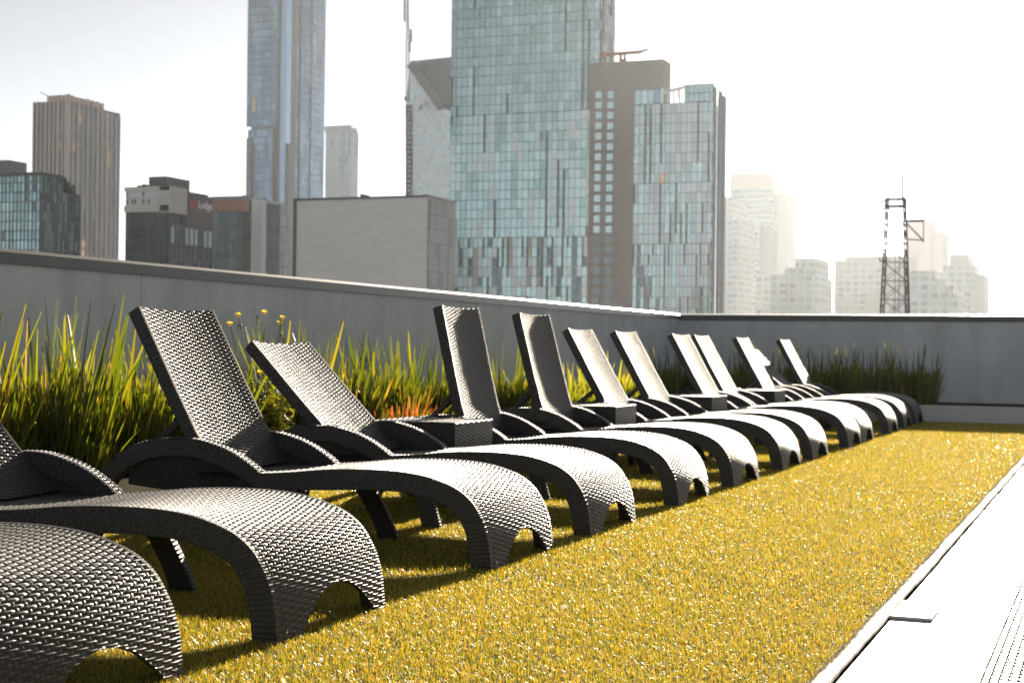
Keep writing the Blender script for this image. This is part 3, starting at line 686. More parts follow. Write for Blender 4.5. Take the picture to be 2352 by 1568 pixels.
def facade(T, face, mats, nx, fh, a0=None, a1=None, z0=None, z1=None, probs=None, tilt=.012, mull=.18, floorh=.45, fins=0.0, seed=0, name='glass_facade', mm=None, off=0.0, lowdark=0.0, zlow=25, runs=4, keep=.5):
    """curtain wall built as single panes, each a hair out of plane as real panes are, with floor bands and fins"""
    r = np.random.default_rng(seed); o = T.o
    z0 = T.zb if z0 is None else z0; z1 = T.zt if z1 is None else z1
    if face == 'front': a0 = T.xA if a0 is None else a0; a1 = T.xB if a1 is None else a1
    else: a0 = T.Y if a0 is None else a0; a1 = T.Y2 if a1 is None else a1
    z0v = max(z0, -12.0) if z0 < -12 else z0
    nz = max(1, int(round((z1 - z0v) / fh))); xs = np.linspace(a0, a1, nx + 1); zs = np.linspace(z0v, z1, nz + 1)
    probs = probs or [1.0] * len(mats)
    V = []; mi = []
    darkcol = np.zeros((nx, nz), bool)
    if fins > 0:
        for i in range(nx):
            k = 0
            while k < nz:
                L = r.integers(1, runs * 2)
                if r.random() < fins: darkcol[i, k:k + L] = True
                k += L
    for i in range(nx):
        for k in range(nz):
            xa, xb, za, zb = xs[i], xs[i + 1], zs[k], zs[k + 1]
            t1, t2 = r.normal(0, tilt, 2); hw, hz = (xb - xa) / 2, (zb - za) / 2
            d = [(-t1 * hw - t2 * hz), (t1 * hw - t2 * hz), (t1 * hw + t2 * hz), (-t1 * hw + t2 * hz)]
            c = [(xa, za), (xb, za), (xb, zb), (xa, zb)]
            if face == 'front': V.append([(p[0] - o[0], T.Y - off + e - o[1], p[1] - o[2]) for p, e in zip(c, d)])
            else: V.append([(T.xB + off - e - o[0], p[0] - o[1], p[1] - o[2]) for p, e in zip(c, d)])
            if k == 0 or r.random() > keep: cur = r.choice(len(mats), p=np.array(probs) / sum(probs))
            mi.append(cur)
    MB().quads(V, np.array(mi)).build(name, mats, T.root, smooth=False)
    mb = MB(); e = .15 + off
    def addb(p0, p1, q0, q1, dep):
        if face == 'front': mb.box(p0 - o[0], p1 - o[0], T.Y - off - dep - o[1], T.Y - off + .25 - o[1], q0 - o[2], q1 - o[2])
        else: mb.box(T.xB + off - .25 - o[0], T.xB + off + dep - o[0], p0 - o[1], p1 - o[1], q0 - o[2], q1 - o[2])
    for z in zs: addb(a0, a1, z - floorh / 2, z + floorh / 2, .10)
    if mull:
        for x in xs: addb(max(a0, x - mull / 2), min(a1, x + mull / 2), z0v, z1, .14)
    nb = mb.n
    if fins > 0:
        for i in range(nx):
            k = 0
            while k < nz:
                if darkcol[i, k]:
                    j = k
                    while j < nz and darkcol[i, j]: j += 1
                    wv = (xs[1] - xs[0]) * .30
                    addb(xs[i], xs[i] + wv, zs[k], zs[j], .30); mb.mi[-1][:] = 1; k = j
                else: k += 1
    mb.build('mullions', [mm or G['mull'], G['fin']], T.root, smooth=False)
    if z0v > z0:
        mb = MB(); addb(a0, a1, z0, z0v, .05); mb.build('lower_storeys', mats[0], T.root, smooth=False)
def zat(T, u, v, y=None): return ony(u, v, T.Y if y is None else y)[2]
def xat(T, u, v=500): return ony(u, v, T.Y)[0]
def blk(T, name, u0, u1, v0, v1, m, dy=0.5, back=2.0):
    """flat-fronted block standing proud of the front face, from pixel measures taken at the face's own distance"""
    o = T.o; x0, x1 = xat(T, u0), xat(T, u1); z1, z0 = zat(T, (u0 + u1) / 2, v0), zat(T, (u0 + u1) / 2, v1)
    return MB().box(x0 - o[0], x1 - o[0], T.Y - dy - o[1], T.Y + back - o[1], z0 - o[2], z1 - o[2]).build(name, m, T.root, smooth=False)

# dark low block at far left, behind the green glass
T = Tower(-60, 20, 62, 380, 367); T.thing('office_block', 'dark brown flat roofed block at the far left edge, behind the green glass building')
core(T, G['roof'], 'walls', inset=0); facade(T, 'side', [G['dark'], G['dark2']], 8, 3.6, z1=T.zt - 8, seed=3, off=.1)
# green glass building with notched roofline
T = Tower(-80, 93, 185, 230, 396); T.thing('glass_office', 'green glass office building with notched sloping roof corner at far left')
core(T, G['dark'], 'core', z1=T.zt - 1.2, inset=.6)
facade(T, 'front', [G['green'], G['teal'], G['teal2'], G['dark2']], 20, 1.75, probs=[.45, .25, .18, .12], mull=.12, floorh=.22, seed=4, tilt=.02)
o = T.o; yn = T.Y + (T.Y2 - T.Y) * .55
facade(T, 'side', [G['green'], G['teal2'], G['dark2'], G['dark']], 10, 1.75, a1=yn, probs=[.25, .2, .3, .25], mull=.12, floorh=.22, seed=5, tilt=.02)
T2 = T; zc = T.zt - 2.2
facade(T, 'side', [G['green'], G['teal2'], G['dark2'], G['dark']], 8, 1.75, a0=yn, z1=zc - 1.0, probs=[.25, .2, .3, .25], mull=.12, floorh=.22, seed=6, tilt=.02, name='glass_facade')
mb = MB().box(T.xA - o[0], T.xB + .3 - o[0], T.Y - .3 - o[1], yn - o[1], T.zt - .5 - o[2], T.zt - o[2])
mb.bar((T.xB - 6 - o[0] + 6, yn - o[1], T.zt - .3 - o[2]), (T.xB - o[0], yn + 3.5 - o[1], zc - .9 - o[2]), .7, .6)
mb.box(T.xB - 12 - o[0], T.xB + .3 - o[0], yn + 3.2 - o[1], T.Y2 - o[1], zc - 1.2 - o[2], zc - .8 - o[2]); mb.build('roof_edge', G['mulld'], T.root, smooth=False)
# striped tower
T = Tower(78, 155, 276, 430, 218); T.thing('striped_tower', 'brown tower with tall vertical stripes and stepped parapet at left')
o = T.o; core(T, G['dark'], 'core', inset=.5, z1=T.zt - 5)
xm = xat(T, 107, 218); ym = T.Y + (T.Y2 - T.Y) * .70
MB().box(xm - o[0], T.xB - .3 - o[0], T.Y + .3 - o[1], ym - o[1], T.zt - 6 - o[2], T.zt - o[2]).build('roof_box', G['pier'], T.root, smooth=False)
facade(T, 'front', [G['dark'], G['dark2'], G['warm']], 12, 3.3, probs=[.6, .36, .04], mull=0, floorh=.8, seed=7, mm=G['mulld'], z1=T.zt - 2.5)
facade(T, 'side', [G['dark'], G['dark2'], G['warm']], 14, 3.3, probs=[.55, .39, .06], mull=0, floorh=.8, seed=8, mm=G['mulld'], z1=T.zt - 2.5)
mb = MB(); r = np.random.default_rng(5)
for i in range(9):
    x = T.xA + (T.xB - T.xA) * (i / 8); wd = [.15, .25, .2, .3, .3, .25, .4, .2, .7][i]; zt = T.zt - (2.0 if x < xm else 0)
    mb.box(max(T.xA, x - wd) - o[0], min(T.xB, x + wd) - o[0], T.Y - .45 - o[1], T.Y + .4 - o[1], 0, zt - o[2] + r.uniform(-.1, .3))
for i in range(12):
    y = T.Y + (T.Y2 - T.Y) * (i / 11); wd = [1.3, .7, 1.0, .6, .9, .5, 1.1, .8][i % 8]; zt = T.zt - (0 if y < ym else 3.5)
    mb.box(T.xB - .4 - o[0], T.xB + .3 - o[0], y - o[1], min(T.Y2, y + wd * 0.95) - o[1], 0, zt - o[2] + r.uniform(-.1, .3))
mb.build('vertical_piers', G['pier'], T.root, smooth=False)
mb = MB(); z = T.zt - o[2]; mb.bar((T.xA + 1 - o[0], T.Y + 8 - o[1], z - 3), (T.xA + 1 - o[0], T.Y + 8 - o[1], z + 1), .3); mb.bar((T.xA + 3 - o[0], T.Y + 8 - o[1], z), (T.xA - 2 - o[0], T.Y + 6 - o[1], z + 2.5), .25); mb.build('roof_crane', G['steel'], T.root, smooth=False)

# student housing block with sign
T = Tower(290, 390, 487, 260, 431); T.thing('lodge_building', 'dark glass lodge building with a red and white rooftop sign and white gridded side')
o = T.o; core(T, G['dark'], 'core', inset=.5)
zb_ = zat(T, 340, 480); facade(T, 'front', [G['dark'], G['dark2'], G['teal3']], 14, 3.1, z1=zb_, probs=[.6, .2, .2], mull=.1, floorh=.3, seed=9, mm=G['mulld'])
facade(T, 'front', [G['pale'], G['dark2']], 16, (T.zt - zb_) / 2 - .3, z0=zb_ + .8, z1=T.zt - .4, probs=[.7, .3], mull=.15, floorh=.5, seed=10, mm=G['conc'], name='top_glazing')
MB().box(T.xA - .2 - o[0], T.xB + .1 - o[0], T.Y - .4 - o[1], T.Y + .5 - o[1], zb_ - .6 - o[2], zb_ + .7 - o[2]).box(T.xA - .2 - o[0], T.xB + .1 - o[0], T.Y - .4 - o[1], T.Y + .5 - o[1], T.zt - .5 - o[2], T.zt + .3 - o[2]).build('cream_trim', G['conc'], T.root, smooth=False)
y1 = T.Y + (T.Y2 - T.Y) * .36
MB().box(T.xB - 2 - o[0], T.xB + .45 - o[0], T.Y - .4 - o[1], y1 - o[1], zb_ - .8 - o[2], T.zt + .3 - o[2]).build('cream_corner', G['conc'], T.root, smooth=False)
MB().box(T.xB - 2 - o[0], T.xB + .3 - o[0], y1 - o[1], T.Y2 - o[1], zb_ - 3.2 - o[2], T.zt - .6 - o[2]).build('sign_band', mat('brown_band', (.13, .10, .09), .7, .3), T.root, smooth=False)
facade(T, 'side', [G['white'], G['pale'], G['dark2']], 9, 3.1, z0=zat(T, 440, 560), z1=zb_ - 3.2, probs=[.4, .45, .15], mull=.5, floorh=.5, seed=11, mm=G['mulld'], off=.2, name='gridded_facade')
facade(T, 'side', [G['dark2'], G['dark'], G['teal3']], 9, 3.1, z1=zat(T, 440, 560), probs=[.4, .4, .2], mull=.3, floorh=.4, seed=12, mm=G['mulld'], off=.2)
x0, x1 = ony(342, 410, T.Y + 6)[0], ony(383, 410, T.Y + 6)[0]; zt = ony(383, 405, T.Y + 6)[2]; r_ = ray(436, 410); Y2 = x1 / r_[0] * r_[1]
MB().box(x0 - o[0], x1 - o[0], T.Y + 6 - o[1], Y2 - o[1], T.zt - .5 - o[2], zt - o[2]).build('plant_room', G['roof'], T.root, smooth=False)
blk(T, 'roof_vent', 318, 322, 426, 431, G['steel']); blk(T, 'roof_vent', 328, 336, 424, 431, G['steel'])
def text_on_side(T, body, y, z, size, m, name):
    c = bpy.data.curves.new(name, 'FONT'); c.body = body; c.size = size; c.extrude = .08; c.space_character = 1.05; c.offset = 0.02
    ob = bpy.data.objects.new(name + '_c', c); col.objects.link(ob)
    dg = bpy.context.evaluated_depsgraph_get(); me = bpy.data.meshes.new_from_object(ob.evaluated_get(dg)); bpy.data.objects.remove(ob)
    me.materials.clear(); me.materials.append(m)
    o2 = bpy.data.objects.new(name, me); col.objects.link(o2); o2.parent = T.root
    o2.rotation_euler = (R(90), 0, R(90)); o2.location = (T.xB + .42 - T.o[0], y - T.o[1], z - T.o[2]); return max(v.co.x for v in me.vertices)
zs_ = ony(440, 471, y1)[2]; Ls = (T.Y2 - y1)
sz = 2.1
wtext = text_on_side(T, 'Uni', y1 + Ls * .10, zs_ - .2, sz, G['red'], 'sign_letters')
w2 = text_on_side(T, 'Lodge', y1 + Ls * .10, zs_ - .2, sz, G['whitel'], 'sign_letters')
kk = Ls * .84 / (wtext + w2 + .2)
L_ = [c for c in T.root.children if c.name.startswith('sign_letters')]
for c in L_: c.scale = (kk, 1, 1)
L_[1].location.y += (wtext + .15) * kk

# copper banded dark building and slim apartment tower with balconies
T = Tower(484, 559, 577, 290, 450); T.thing('copper_band_building', 'dark glass building with a copper coloured band under its roof, right of the lodge')
o = T.o; core(T, G['dark'], 'core', inset=.4); zc = zat(T, 520, 486)
facade(T, 'front', [G['dark'], G['teal3'], G['dark2']], 12, 3.2, z1=zc, probs=[.5, .3, .2], mull=.12, floorh=.4, seed=13, mm=G['mulld'])
MB().box(T.xA - o[0], T.xB + .2 - o[0], T.Y - .3 - o[1], T.Y + 2 - o[1], zc - o[2], zat(T, 520, 458) - o[2]).build('copper_band', G['copper'], T.root, smooth=False)
MB().box(T.xA - o[0], T.xB + .2 - o[0], T.Y - .2 - o[1], T.Y2 - o[1], zat(T, 520, 458) - o[2], T.zt - o[2]).build('roof_edge', G['mull'], T.root, smooth=False)
facade(T, 'side', [G['dark2'], G['teal3']], 6, 3.2, probs=[.5, .5], mull=.12, floorh=.4, seed=14, mm=G['mulld'])
T = Tower(573, 612, 661, 300, 457); T.thing('balcony_tower', 'slim apartment tower with a column of pale balconies, left of the grey windowless block')
o = T.o; core(T, G['dark'], 'core', inset=.5)
facade(T, 'front', [G['dark2'], G['dark']], 5, 3.1, probs=[.5, .5], mull=.15, floorh=.3, seed=15, mm=G['mulld'])
blk(T, 'white_fin', 573, 590, 458, 640, G['white'], dy=1.0)
for k in range(15):
    v = 461 + 12.2 * k; o_ = T.o; x0, x1 = xat(T, 593), xat(T, 612); z = zat(T, 600, v)
    MB().box(x0 - o[0], x1 - o[0], T.Y - 1.6 - o[1], T.Y - o[1], z - 1.0 - o[2], z + .1 - o[2]).build('balcony', G['white'], T.root, smooth=False)
ya = T.Y + (T.Y2 - T.Y) * .62
facade(T, 'side', [G['dark'], G['teal3'], G['dark2']], 8, 3.1, a1=ya, z1=T.zt - 1, probs=[.4, .3, .3], mull=.15, floorh=.3, seed=16, mm=G['mulld'])
facade(T, 'side', [G['white'], G['pale']], 4, 3.1, a0=ya, z1=T.zt - 2.5, probs=[.6, .4], mull=.15, floorh=.3, seed=17)

# blue supertall
T = Tower(570, 652, 748, 620, 0); T.zt += 18; T.thing('blue_supertower', 'very tall blue glass tower cut off by the top edge, left of centre')
o = T.o; core(T, G['blued'], 'core', inset=1.5)
ym1 = T.Y + (T.Y2 - T.Y) * .22; ym2 = T.Y + (T.Y2 - T.Y) * .42
zb1 = zat(T, 600, 290)
x1 = xat(T, 640, 100)
facade(T, 'front', [G['blue'], G['blue2'], G['teal'], G['warm']], 11, 3.4, a1=x1, z0=zb1, probs=[.72, .16, .10, .02], mull=.15, floorh=.22, seed=18, tilt=.008, mm=G['mullb'])
facade(T, 'front', [G['blue'], G['blue2'], G['blued']], 10, 3.4, a0=T.xA + .6, a1=x1, z1=zb1 - 1.5, probs=[.55, .35, .10], mull=.15, floorh=.22, seed=19, tilt=.008, mm=G['mullb'], off=-.5)
MB().box(T.xA + .6 - o[0], T.xA + 3.4 - o[0], T.Y - .9 - o[1], T.Y + 8 - o[1], 0, zat(T, 570, 318) - o[2]).build('corner_slab', G['blued'], T.root, smooth=False)
MB().box(x1 + 2.2 - o[0], x1 + 5.0 - o[0], T.Y - 1.4 - o[1], T.Y + 3 - o[1], 0, T.zt - o[2]).build('light_shaft', G['blue2'], T.root, smooth=False)
facade(T, 'side', [G['blued'], G['dark2']], 4, 3.4, a1=ym1, probs=[.7, .3], mull=.2, floorh=.22, seed=20, mm=G['mullb'], off=-1.0)
facade(T, 'side', [G['blue2'], G['blue'], G['dark2']], 5, 3.4, a0=ym1, a1=ym2, probs=[.3, .3, .4], mull=.3, floorh=.2, seed=21, mm=G['mullb'], off=-.5)
zb2 = zat(T, 700, 285)
facade(T, 'side', [G['blue'], G['blue2']], 5, 3.4, a0=ym2, a1=ym2 + (T.Y2 - ym2) * .42, probs=[.6, .4], mull=.2, floorh=.2, seed=22, tilt=.006, mm=G['mullb'])
facade(T, 'side', [G['blue2'], G['pale']], 2, 3.4, a0=ym2 + (T.Y2 - ym2) * .42, a1=ym2 + (T.Y2 - ym2) * .55, probs=[.8, .2], mull=.2, floorh=.2, seed=23, tilt=.006, mm=G['mullb'], off=.4)
facade(T, 'side', [G['blue2'], G['blue']], 5, 3.4, a0=ym2 + (T.Y2 - ym2) * .55, probs=[.7, .3], mull=.25, floorh=.2, seed=24, tilt=.006, mm=G['mullb'])
mb = MB().box(x1 - o[0], x1 + 2.1 - o[0], T.Y - .6 - o[1], T.Y + 3 - o[1], 0, T.zt - o[2])
mb.box(T.xB - 2 - o[0], T.xB + .35 - o[0], T.Y + 1 - o[1], ym1 + (ym2 - ym1) * .35 - o[1], 0, T.zt - o[2]); mb.build('dark_recess', mat('recess_cladding', (.05, .055, .062), .5, .4), T.root, smooth=False)
mb = MB()
for (u, v0) in ((630, 292), (660, 330)): mb.box(xat(T, u - 3) - o[0], xat(T, u + 3) - o[0], T.Y - 1.2 - o[1], T.Y + 1 - o[1], 0, zat(T, u, v0) - o[2])
mb.build('vertical_slots', G['mulld'], T.root, smooth=False)

# pale ribbed tower beside it
T = Tower(748, 806, 823, 560, 300); T.thing('ribbed_tower', 'pale ribbed glass tower directly right of the tall blue tower')
o = T.o; core(T, G['pale'], 'core', inset=.5)
facade(T, 'front', [G['pale'], G['blue2']], 9, 3.4, probs=[.8, .2], mull=.7, floorh=.3, seed=25, mm=G['white']); facade(T, 'side', [G['blue2'], G['pale']], 4, 3.4, probs=[.5, .5], mull=.5, floorh=.3, seed=26, mm=G['white'])
mb = MB()
for i in range(20): x = T.xA + (T.xB - T.xA) * i / 19; mb.box(x - .25 - o[0], x + .25 - o[0], T.Y - .5 - o[1], T.Y + .3 - o[1], T.zt - o[2], T.zt + 2.2 - o[2])
mb.box(T.xA - o[0], T.xB - o[0], T.Y + 1 - o[1], T.Y2 - 1 - o[1], T.zt - .1 - o[2], T.zt + 1.5 - o[2]); mb.build('roof_screen', G['white'], T.root, smooth=False)

# grey windowless block
T = Tower(676, 985, 1048, 190, 448); T.thing('windowless_block', 'broad pale grey brick block without windows above the parapet, with a dark glass side')
o = T.o
mbk = mat('pale_brickwork', (.46, .43, .39), .9, .2, noise=(.35, .10)); nt = mbk.node_tree
br = nt.nodes.new('ShaderNodeTexBrick'); br.inputs['Scale'].default_value = 1; br.inputs['Brick Width'].default_value = 1.9; br.inputs['Row Height'].default_value = .42; br.inputs['Mortar Size'].default_value = .02
br.inputs[1].default_value = (.82, .77, .71, 1); br.inputs[2].default_value = (.74, .69, .63, 1); br.inputs[3].default_value = (.64, .60, .55, 1); br.inputs['Bias'].default_value = -.2
tc = nt.nodes.new('ShaderNodeTexCoord'); nt.links.new(tc.outputs['UV'], br.inputs['Vector']); nt.links.new(br.outputs[0], nt.nodes['Principled BSDF'].inputs['Base Color'])
MB().box(T.xA + .4 - o[0], T.xB - .15 - o[0], T.Y - o[1], T.Y2 - .5 - o[1], 0, T.zt - .3 - o[2]).build('walls', mbk, T.root, smooth=False)
facade(T, 'side', [G['matt'], G['matt2']], 9, 1.9, z1=T.zt - .6, probs=[.6, .4], mull=0, floorh=.06, seed=27, mm=G['mulld'], tilt=.004)
MB().box(T.xA - o[0], T.xA + .39 - o[0], T.Y - .2 - o[1], T.Y + 2 - o[1], 0, T.zt - .3 - o[2]).box(T.xA - o[0], T.xB + .1 - o[0], T.Y - .25 - o[1], T.Y2 - o[1], T.zt - .3 - o[2], T.zt - o[2]).build('dark_edge_frame', G['mulld'], T.root, smooth=False)
blk(T, 'roof_vent', 830, 834, 446, 452, G['steel'])

# glass tower with sloping crown, emblem and mast
T = Tower(932, 1003, 1060, 480, 260); T.thing('sloped_crown_tower', 'glass tower with steep diagonal crown and round emblem left of the big teal tower')
o = T.o
def fp(u, v, dy=0.0): p = ony(u, v, T.Y + dy); return (p[0] - o[0], p[1] - o[1], p[2] - o[2])
pA, pB, pC = fp(942, 141), fp(932, 235), fp(1022, 250)
dpt = 55
MB().quads([[fp(932, 700), fp(1042, 700), fp(1042, 262), fp(1022, 250)], [fp(932, 700), fp(1022, 250), fp(942, 141), fp(932, 235)]], [0, 0]).build('front_face', G['pale'], T.root, smooth=False)
# curtain wall grid on the front face, clipped to the outline
V = []; mi = []; r = np.random.default_rng(3); mbars = MB(); fw = []
us = np.linspace(945, 1042, 15)
for i in range(14):
    for v in np.arange(160, 660, 8.4):
        u0, u1 = us[i], us[i + 1]; lim = np.interp(u1, [942, 1022, 1045], [141, 250, 262])
        if v < lim + 4: continue
        V.append([fp(u0 + .4, v + 7.6, -.3), fp(u1 - .4, v + 7.6, -.3), fp(u1 - .4, v, -.3 + r.normal(0, .02)), fp(u0 + .4, v, -.3)]); mi.append(r.choice(3, p=[.6, .3, .1]))
MB().quads(V, np.array(mi)).build('glass_facade', [G['pale'], G['pale2'], G['teal2']], T.root, smooth=False)
d2 = (0, dpt, 0)
def back(p): return (p[0], p[1] + dpt, p[2])
MB().quads([[pA, fp(1022, 250), back(fp(1022, 250)), back(pA)], [pB, pA, back(pA), back(pB)], [fp(932, 700), pB, back(pB), back(fp(932, 700))], [fp(1042, 700), back(fp(1042, 700)), back(fp(1042, 262)), fp(1042, 262)]]).build('flank_walls', G['mull'], T.root, smooth=False)
q1, q2, q3, q4 = fp(942, 141, 4), fp(1060, 128, 4), fp(1060, 262, 4), fp(1022, 250, 4)
mb = MB(); mb.quads([[q4, q3, q2, q1], [q1, q2, back(q2), back(q1)]])
for k in range(1, 9):
    a = fp(942 + 80 * k / 9 + 6, 141 + 109 * k / 9, 3.7); b4 = fp(1060, 130 + 125 * k / 10, 3.7); mb.bar(a, b4, .3)
mb.build('sloping_roof', mat('roof_louvre', (.09, .11, .12), .6, .4), T.root, smooth=False)
MB().bar(fp(946, 146, -.8), fp(1016, 246, -.8), 3.2, 2.6, up=(0, 1, 0)).build('crown_beam', mat('crown_bronze', (.13, .11, .10), .6, .4), T.root, smooth=False)
mb = MB()
for k in range(38): mb.bar(fp(934, 245 + k * 11, -.5), fp(944, 245 + k * 11, -.5), .9, 1.0)
mb.bar(fp(934, 240, -.4), fp(934, 660, -.4), .6); mb.bar(fp(945, 240, -.4), fp(945, 660, -.4), .6); mb.build('stair_slots', G['mulld'], T.root, smooth=False)
mb = MB(); t = np.linspace(0, 2 * np.pi, 33); c = np.array(fp(958, 240, -1.2)); ra = 2.1
ring = lambda q, y: np.stack([c[0] + np.cos(t) * ra * .62 * q, np.full(33, c[1] + y), c[2] + np.sin(t) * ra * q], -1)
mb.grid(np.stack([ring(0.02, -.2), ring(1, -.2), ring(1, .4)])); mb.bar(fp(962, 236, -1.3), fp(974, 236, -1.3), 1.3, .5, up=(0, 1, 0)); mb.bar(fp(974, 232, -1.3), fp(974, 244, -1.3), .8, .5, up=(0, 1, 0))
mb.build('emblem', G['white'], T.root, smooth=False)

# lattice radio mast at its left shoulder
o = np.array(ony(940, 260, 470)); mr_ = empty('radio_mast', tuple(o)); tag(mr_, 'thin lattice radio mast with antennas rising beside the sloping crown tower', 'mast')
def mp(u, v, dy=0.0): return np.array(ony(u, v, 470 + dy)) - o
mb = MB(); 
Zs = np.linspace(235, -30, 26)
def mw(v): return np.interp(v, [-30, 60, 100, 235], [2.0, 5, 8, 8.5])
for a, b5 in zip(Zs[:-1], Zs[1:]):
    for sg in (-1, 1):
        mb.bar(mp(936.5 + sg * mw(a) / 2, a), mp(936.5 + sg * mw(b5) / 2, b5), .22)
    mb.bar(mp(936.5 - mw(a) / 2, a), mp(936.5 + mw(b5) / 2, b5), .16); mb.bar(mp(936.5 + mw(a) / 2, a), mp(936.5 - mw(b5) / 2, b5), .16)
    mb.bar(mp(936.5 - mw(a) / 2, a), mp(936.5 + mw(a) / 2, a), .14)
mb.build('lattice', G['steel'], mr_, smooth=False)
mb = MB()
for (u, v0, v1) in ((931, 222, 232), (944, 68, 98), (941, 100, 120), (929.5, 0, 50)): mb.bar(mp(u, v1), mp(u, v0), .55)
mb.bar(mp(931, 230), mp(937, 228), .2); mb.bar(mp(937, 85), mp(944, 85), .2); mb.build('antennas', G['steel'], mr_, smooth=False)

# big teal tower
T = Tower(1038, 1379, 1412, 330, 30); T.zt += 12; T.thing('teal_tower', 'huge teal glass tower in the centre running out of the top of the photo')
o = T.o; core(T, G['teal3'], 'core', inset=.6)
zm = zat(T, 1200, 545); zm2 = zat(T, 1200, 260)
xL = xat(T, 1038); 
facade(T, 'front', [G['teal'], G['teal2'], G['green'], G['dark2'], G['warm']], 26, 2.21, z0=zm2, probs=[.64, .20, .16, .001, .0], mull=.07, floorh=.15, seed=30, tilt=.007, mm=G['mullt'], fins=.20, runs=5)
facade(T, 'front', [G['teal2'], G['teal'], G['pale'], G['green']], 26, 2.21, z0=zm, z1=zm2, probs=[.45, .3, .13, .12], mull=.07, floorh=.15, seed=31, tilt=.007, mm=G['mullt'], fins=.20, runs=4)
facade(T, 'front', [G['teal2'], G['teal3'], G['dark2'], G['pale'], G['blind']], 30, 2.21, z1=zm, probs=[.56, .06, .08, .26, .04], mull=.07, floorh=.15, seed=32, tilt=.008, mm=G['mullt'], fins=.20, runs=3)  # dark panes mixed in here paint reflections of other buildings
facade(T, 'side', [G['pale'], G['teal2'], G['dark2'], G['white']], 7, 2.21, probs=[.35, .3, .15, .2], mull=.3, floorh=.15, seed=33, tilt=.02, fins=.3)

# brown concrete tower with two window columns
T = Tower(1355, 1524, 1541, 318, 136); T.thing('brown_tower', 'plain brown tower with two columns of small square windows right of the teal tower')
o = T.o
MB().box(T.xA - o[0], T.xB - o[0], T.Y - o[1], T.Y2 - o[1], 0, T.zt - o[2]).build('walls', G['brown'], T.root, smooth=False)
k = 0
for cidx, (u0, u1) in enumerate(((1365.5, 1379.5), (1393, 1407))):
    for i in range(21):
        v = 211 + 23.7 * i; x0, x1 = xat(T, u0 - .0 - i * .12), xat(T, u1 - i * .12); z1 = zat(T, u0, v); z0 = zat(T, u0, v + 15.5)
        wf = MB().box(x0 - .12 - o[0], x1 + .12 - o[0], T.Y - .08 - o[1], T.Y + .1 - o[1], z0 - .12 - o[2], z1 + .12 - o[2]).build('window', G['mull'], T.root, smooth=False)
        MB().box(x0 - o[0], x1 - o[0], T.Y - .14 - o[1], T.Y - .085 - o[1], z0 - o[2], z1 - o[2]).build('pane', G['teal2'] if i < 14 else G['dark2'], wf, smooth=False)
ob = np.array(ony(1432, 133, 322)); cr_ = empty('maintenance_crane', tuple(ob)); tag(cr_, 'small orange brown window cleaning crane on the roof of the brown tower', 'crane')
def cp(u, v, dy=0.0): return np.array(ony(u, v, 322 + dy)) - ob
MB().bar(cp(1425, 141), cp(1426, 125), .5).bar(cp(1437, 141), cp(1434, 125), .4).bar(cp(1424, 139), cp(1438, 139), .8, .5).build('pedestal', G['copper'], cr_, smooth=False)
MB().bar(cp(1382, 127), cp(1470, 120), .75, .7).bar(cp(1380, 128), cp(1390, 126), 1.6, 1.2).build('jib', G['copper'], cr_, smooth=False)
MB().bar(cp(1470, 121), cp(1478, 116), .5).bar(cp(1476, 117), cp(1489, 114), .35).bar(cp(1484, 113), cp(1484, 119), .3).build('hook_arm', G['copper'], cr_, smooth=False)

# faceted pale glass tower
T = Tower(1458, 1640, 1661, 300, 199); T.thing('faceted_glass_tower', 'pale glass tower with faceted right corner and open rooftop frame beside the brown tower')
o = T.o; core(T, G['dark2'], 'core', inset=.6, z1=T.zt - 3)
zm = zat(T, 1550, 560); zm2 = zat(T, 1550, 420); xr = xat(T, 1572, 210); xr0 = xat(T, 1518, 210)
facade(T, 'front', [G['pale2'], G['pale'], G['teal2'], G['warm']], 15, 2.1, z0=zm2, probs=[.4, .34, .25, .01], mull=.07, floorh=.14, seed=40, tilt=.007, mm=G['mullt'], fins=.15, z1=T.zt - 3)
facade(T, 'front', [G['pale'], G['teal2'], G['pale2'], G['dark2']], 15, 2.1, z0=zm, z1=zm2, probs=[.45, .2, .31, .04], mull=.07, floorh=.14, seed=41, tilt=.007, mm=G['mullt'], fins=.20, runs=3)
facade(T, 'front', [G['pale'], G['teal2'], G['dark2'], G['blind'], G['teal']], 20, 2.1, z1=zm, probs=[.60, .20, .08, .06, .06], mull=.07, floorh=.14, seed=42, tilt=.008, mm=G['mullt'], fins=.3, runs=3)  # darker panes in this zone imitate reflected buildings by colour
facade(T, 'front', [G['teal2'], G['blue2']], 4, 2.1, a1=xr0, z0=T.zt - 2.9, z1=T.zt, mull=.07, floorh=.14, seed=43, probs=[.5, .5])
facade(T, 'front', [G['teal'], G['teal2']], 6, 2.1, a0=xr, z0=T.zt - 2.9, z1=T.zt + .6, mull=.07, floorh=.14, seed=44, probs=[.5, .5])
ys_ = np.linspace(T.Y, T.Y2, 5)
for k in range(4):
    facade(T, 'side', [[G['white'], G['pale']], [G['teal2'], G['dark2']], [G['pale'], G['white']], [G['dark2'], G['blue2']]][k], 3, 2.1, a0=ys_[k], a1=ys_[k + 1], z1=T.zt - (0, .6, 1.5, 1.0)[k], probs=[.65, .35], mull=.15, floorh=.14, seed=45 + k, off=[.0, .7, .1, .6][k], tilt=.02)
mb = MB()
for k in range(5): x = xr0 + (xr - xr0) * k / 4; mb.bar((x - o[0], T.Y + 1 - o[1], T.zt - 3 - o[2]), (x - o[0], T.Y + 1 - o[1], T.zt + .3 - o[2]), .3)
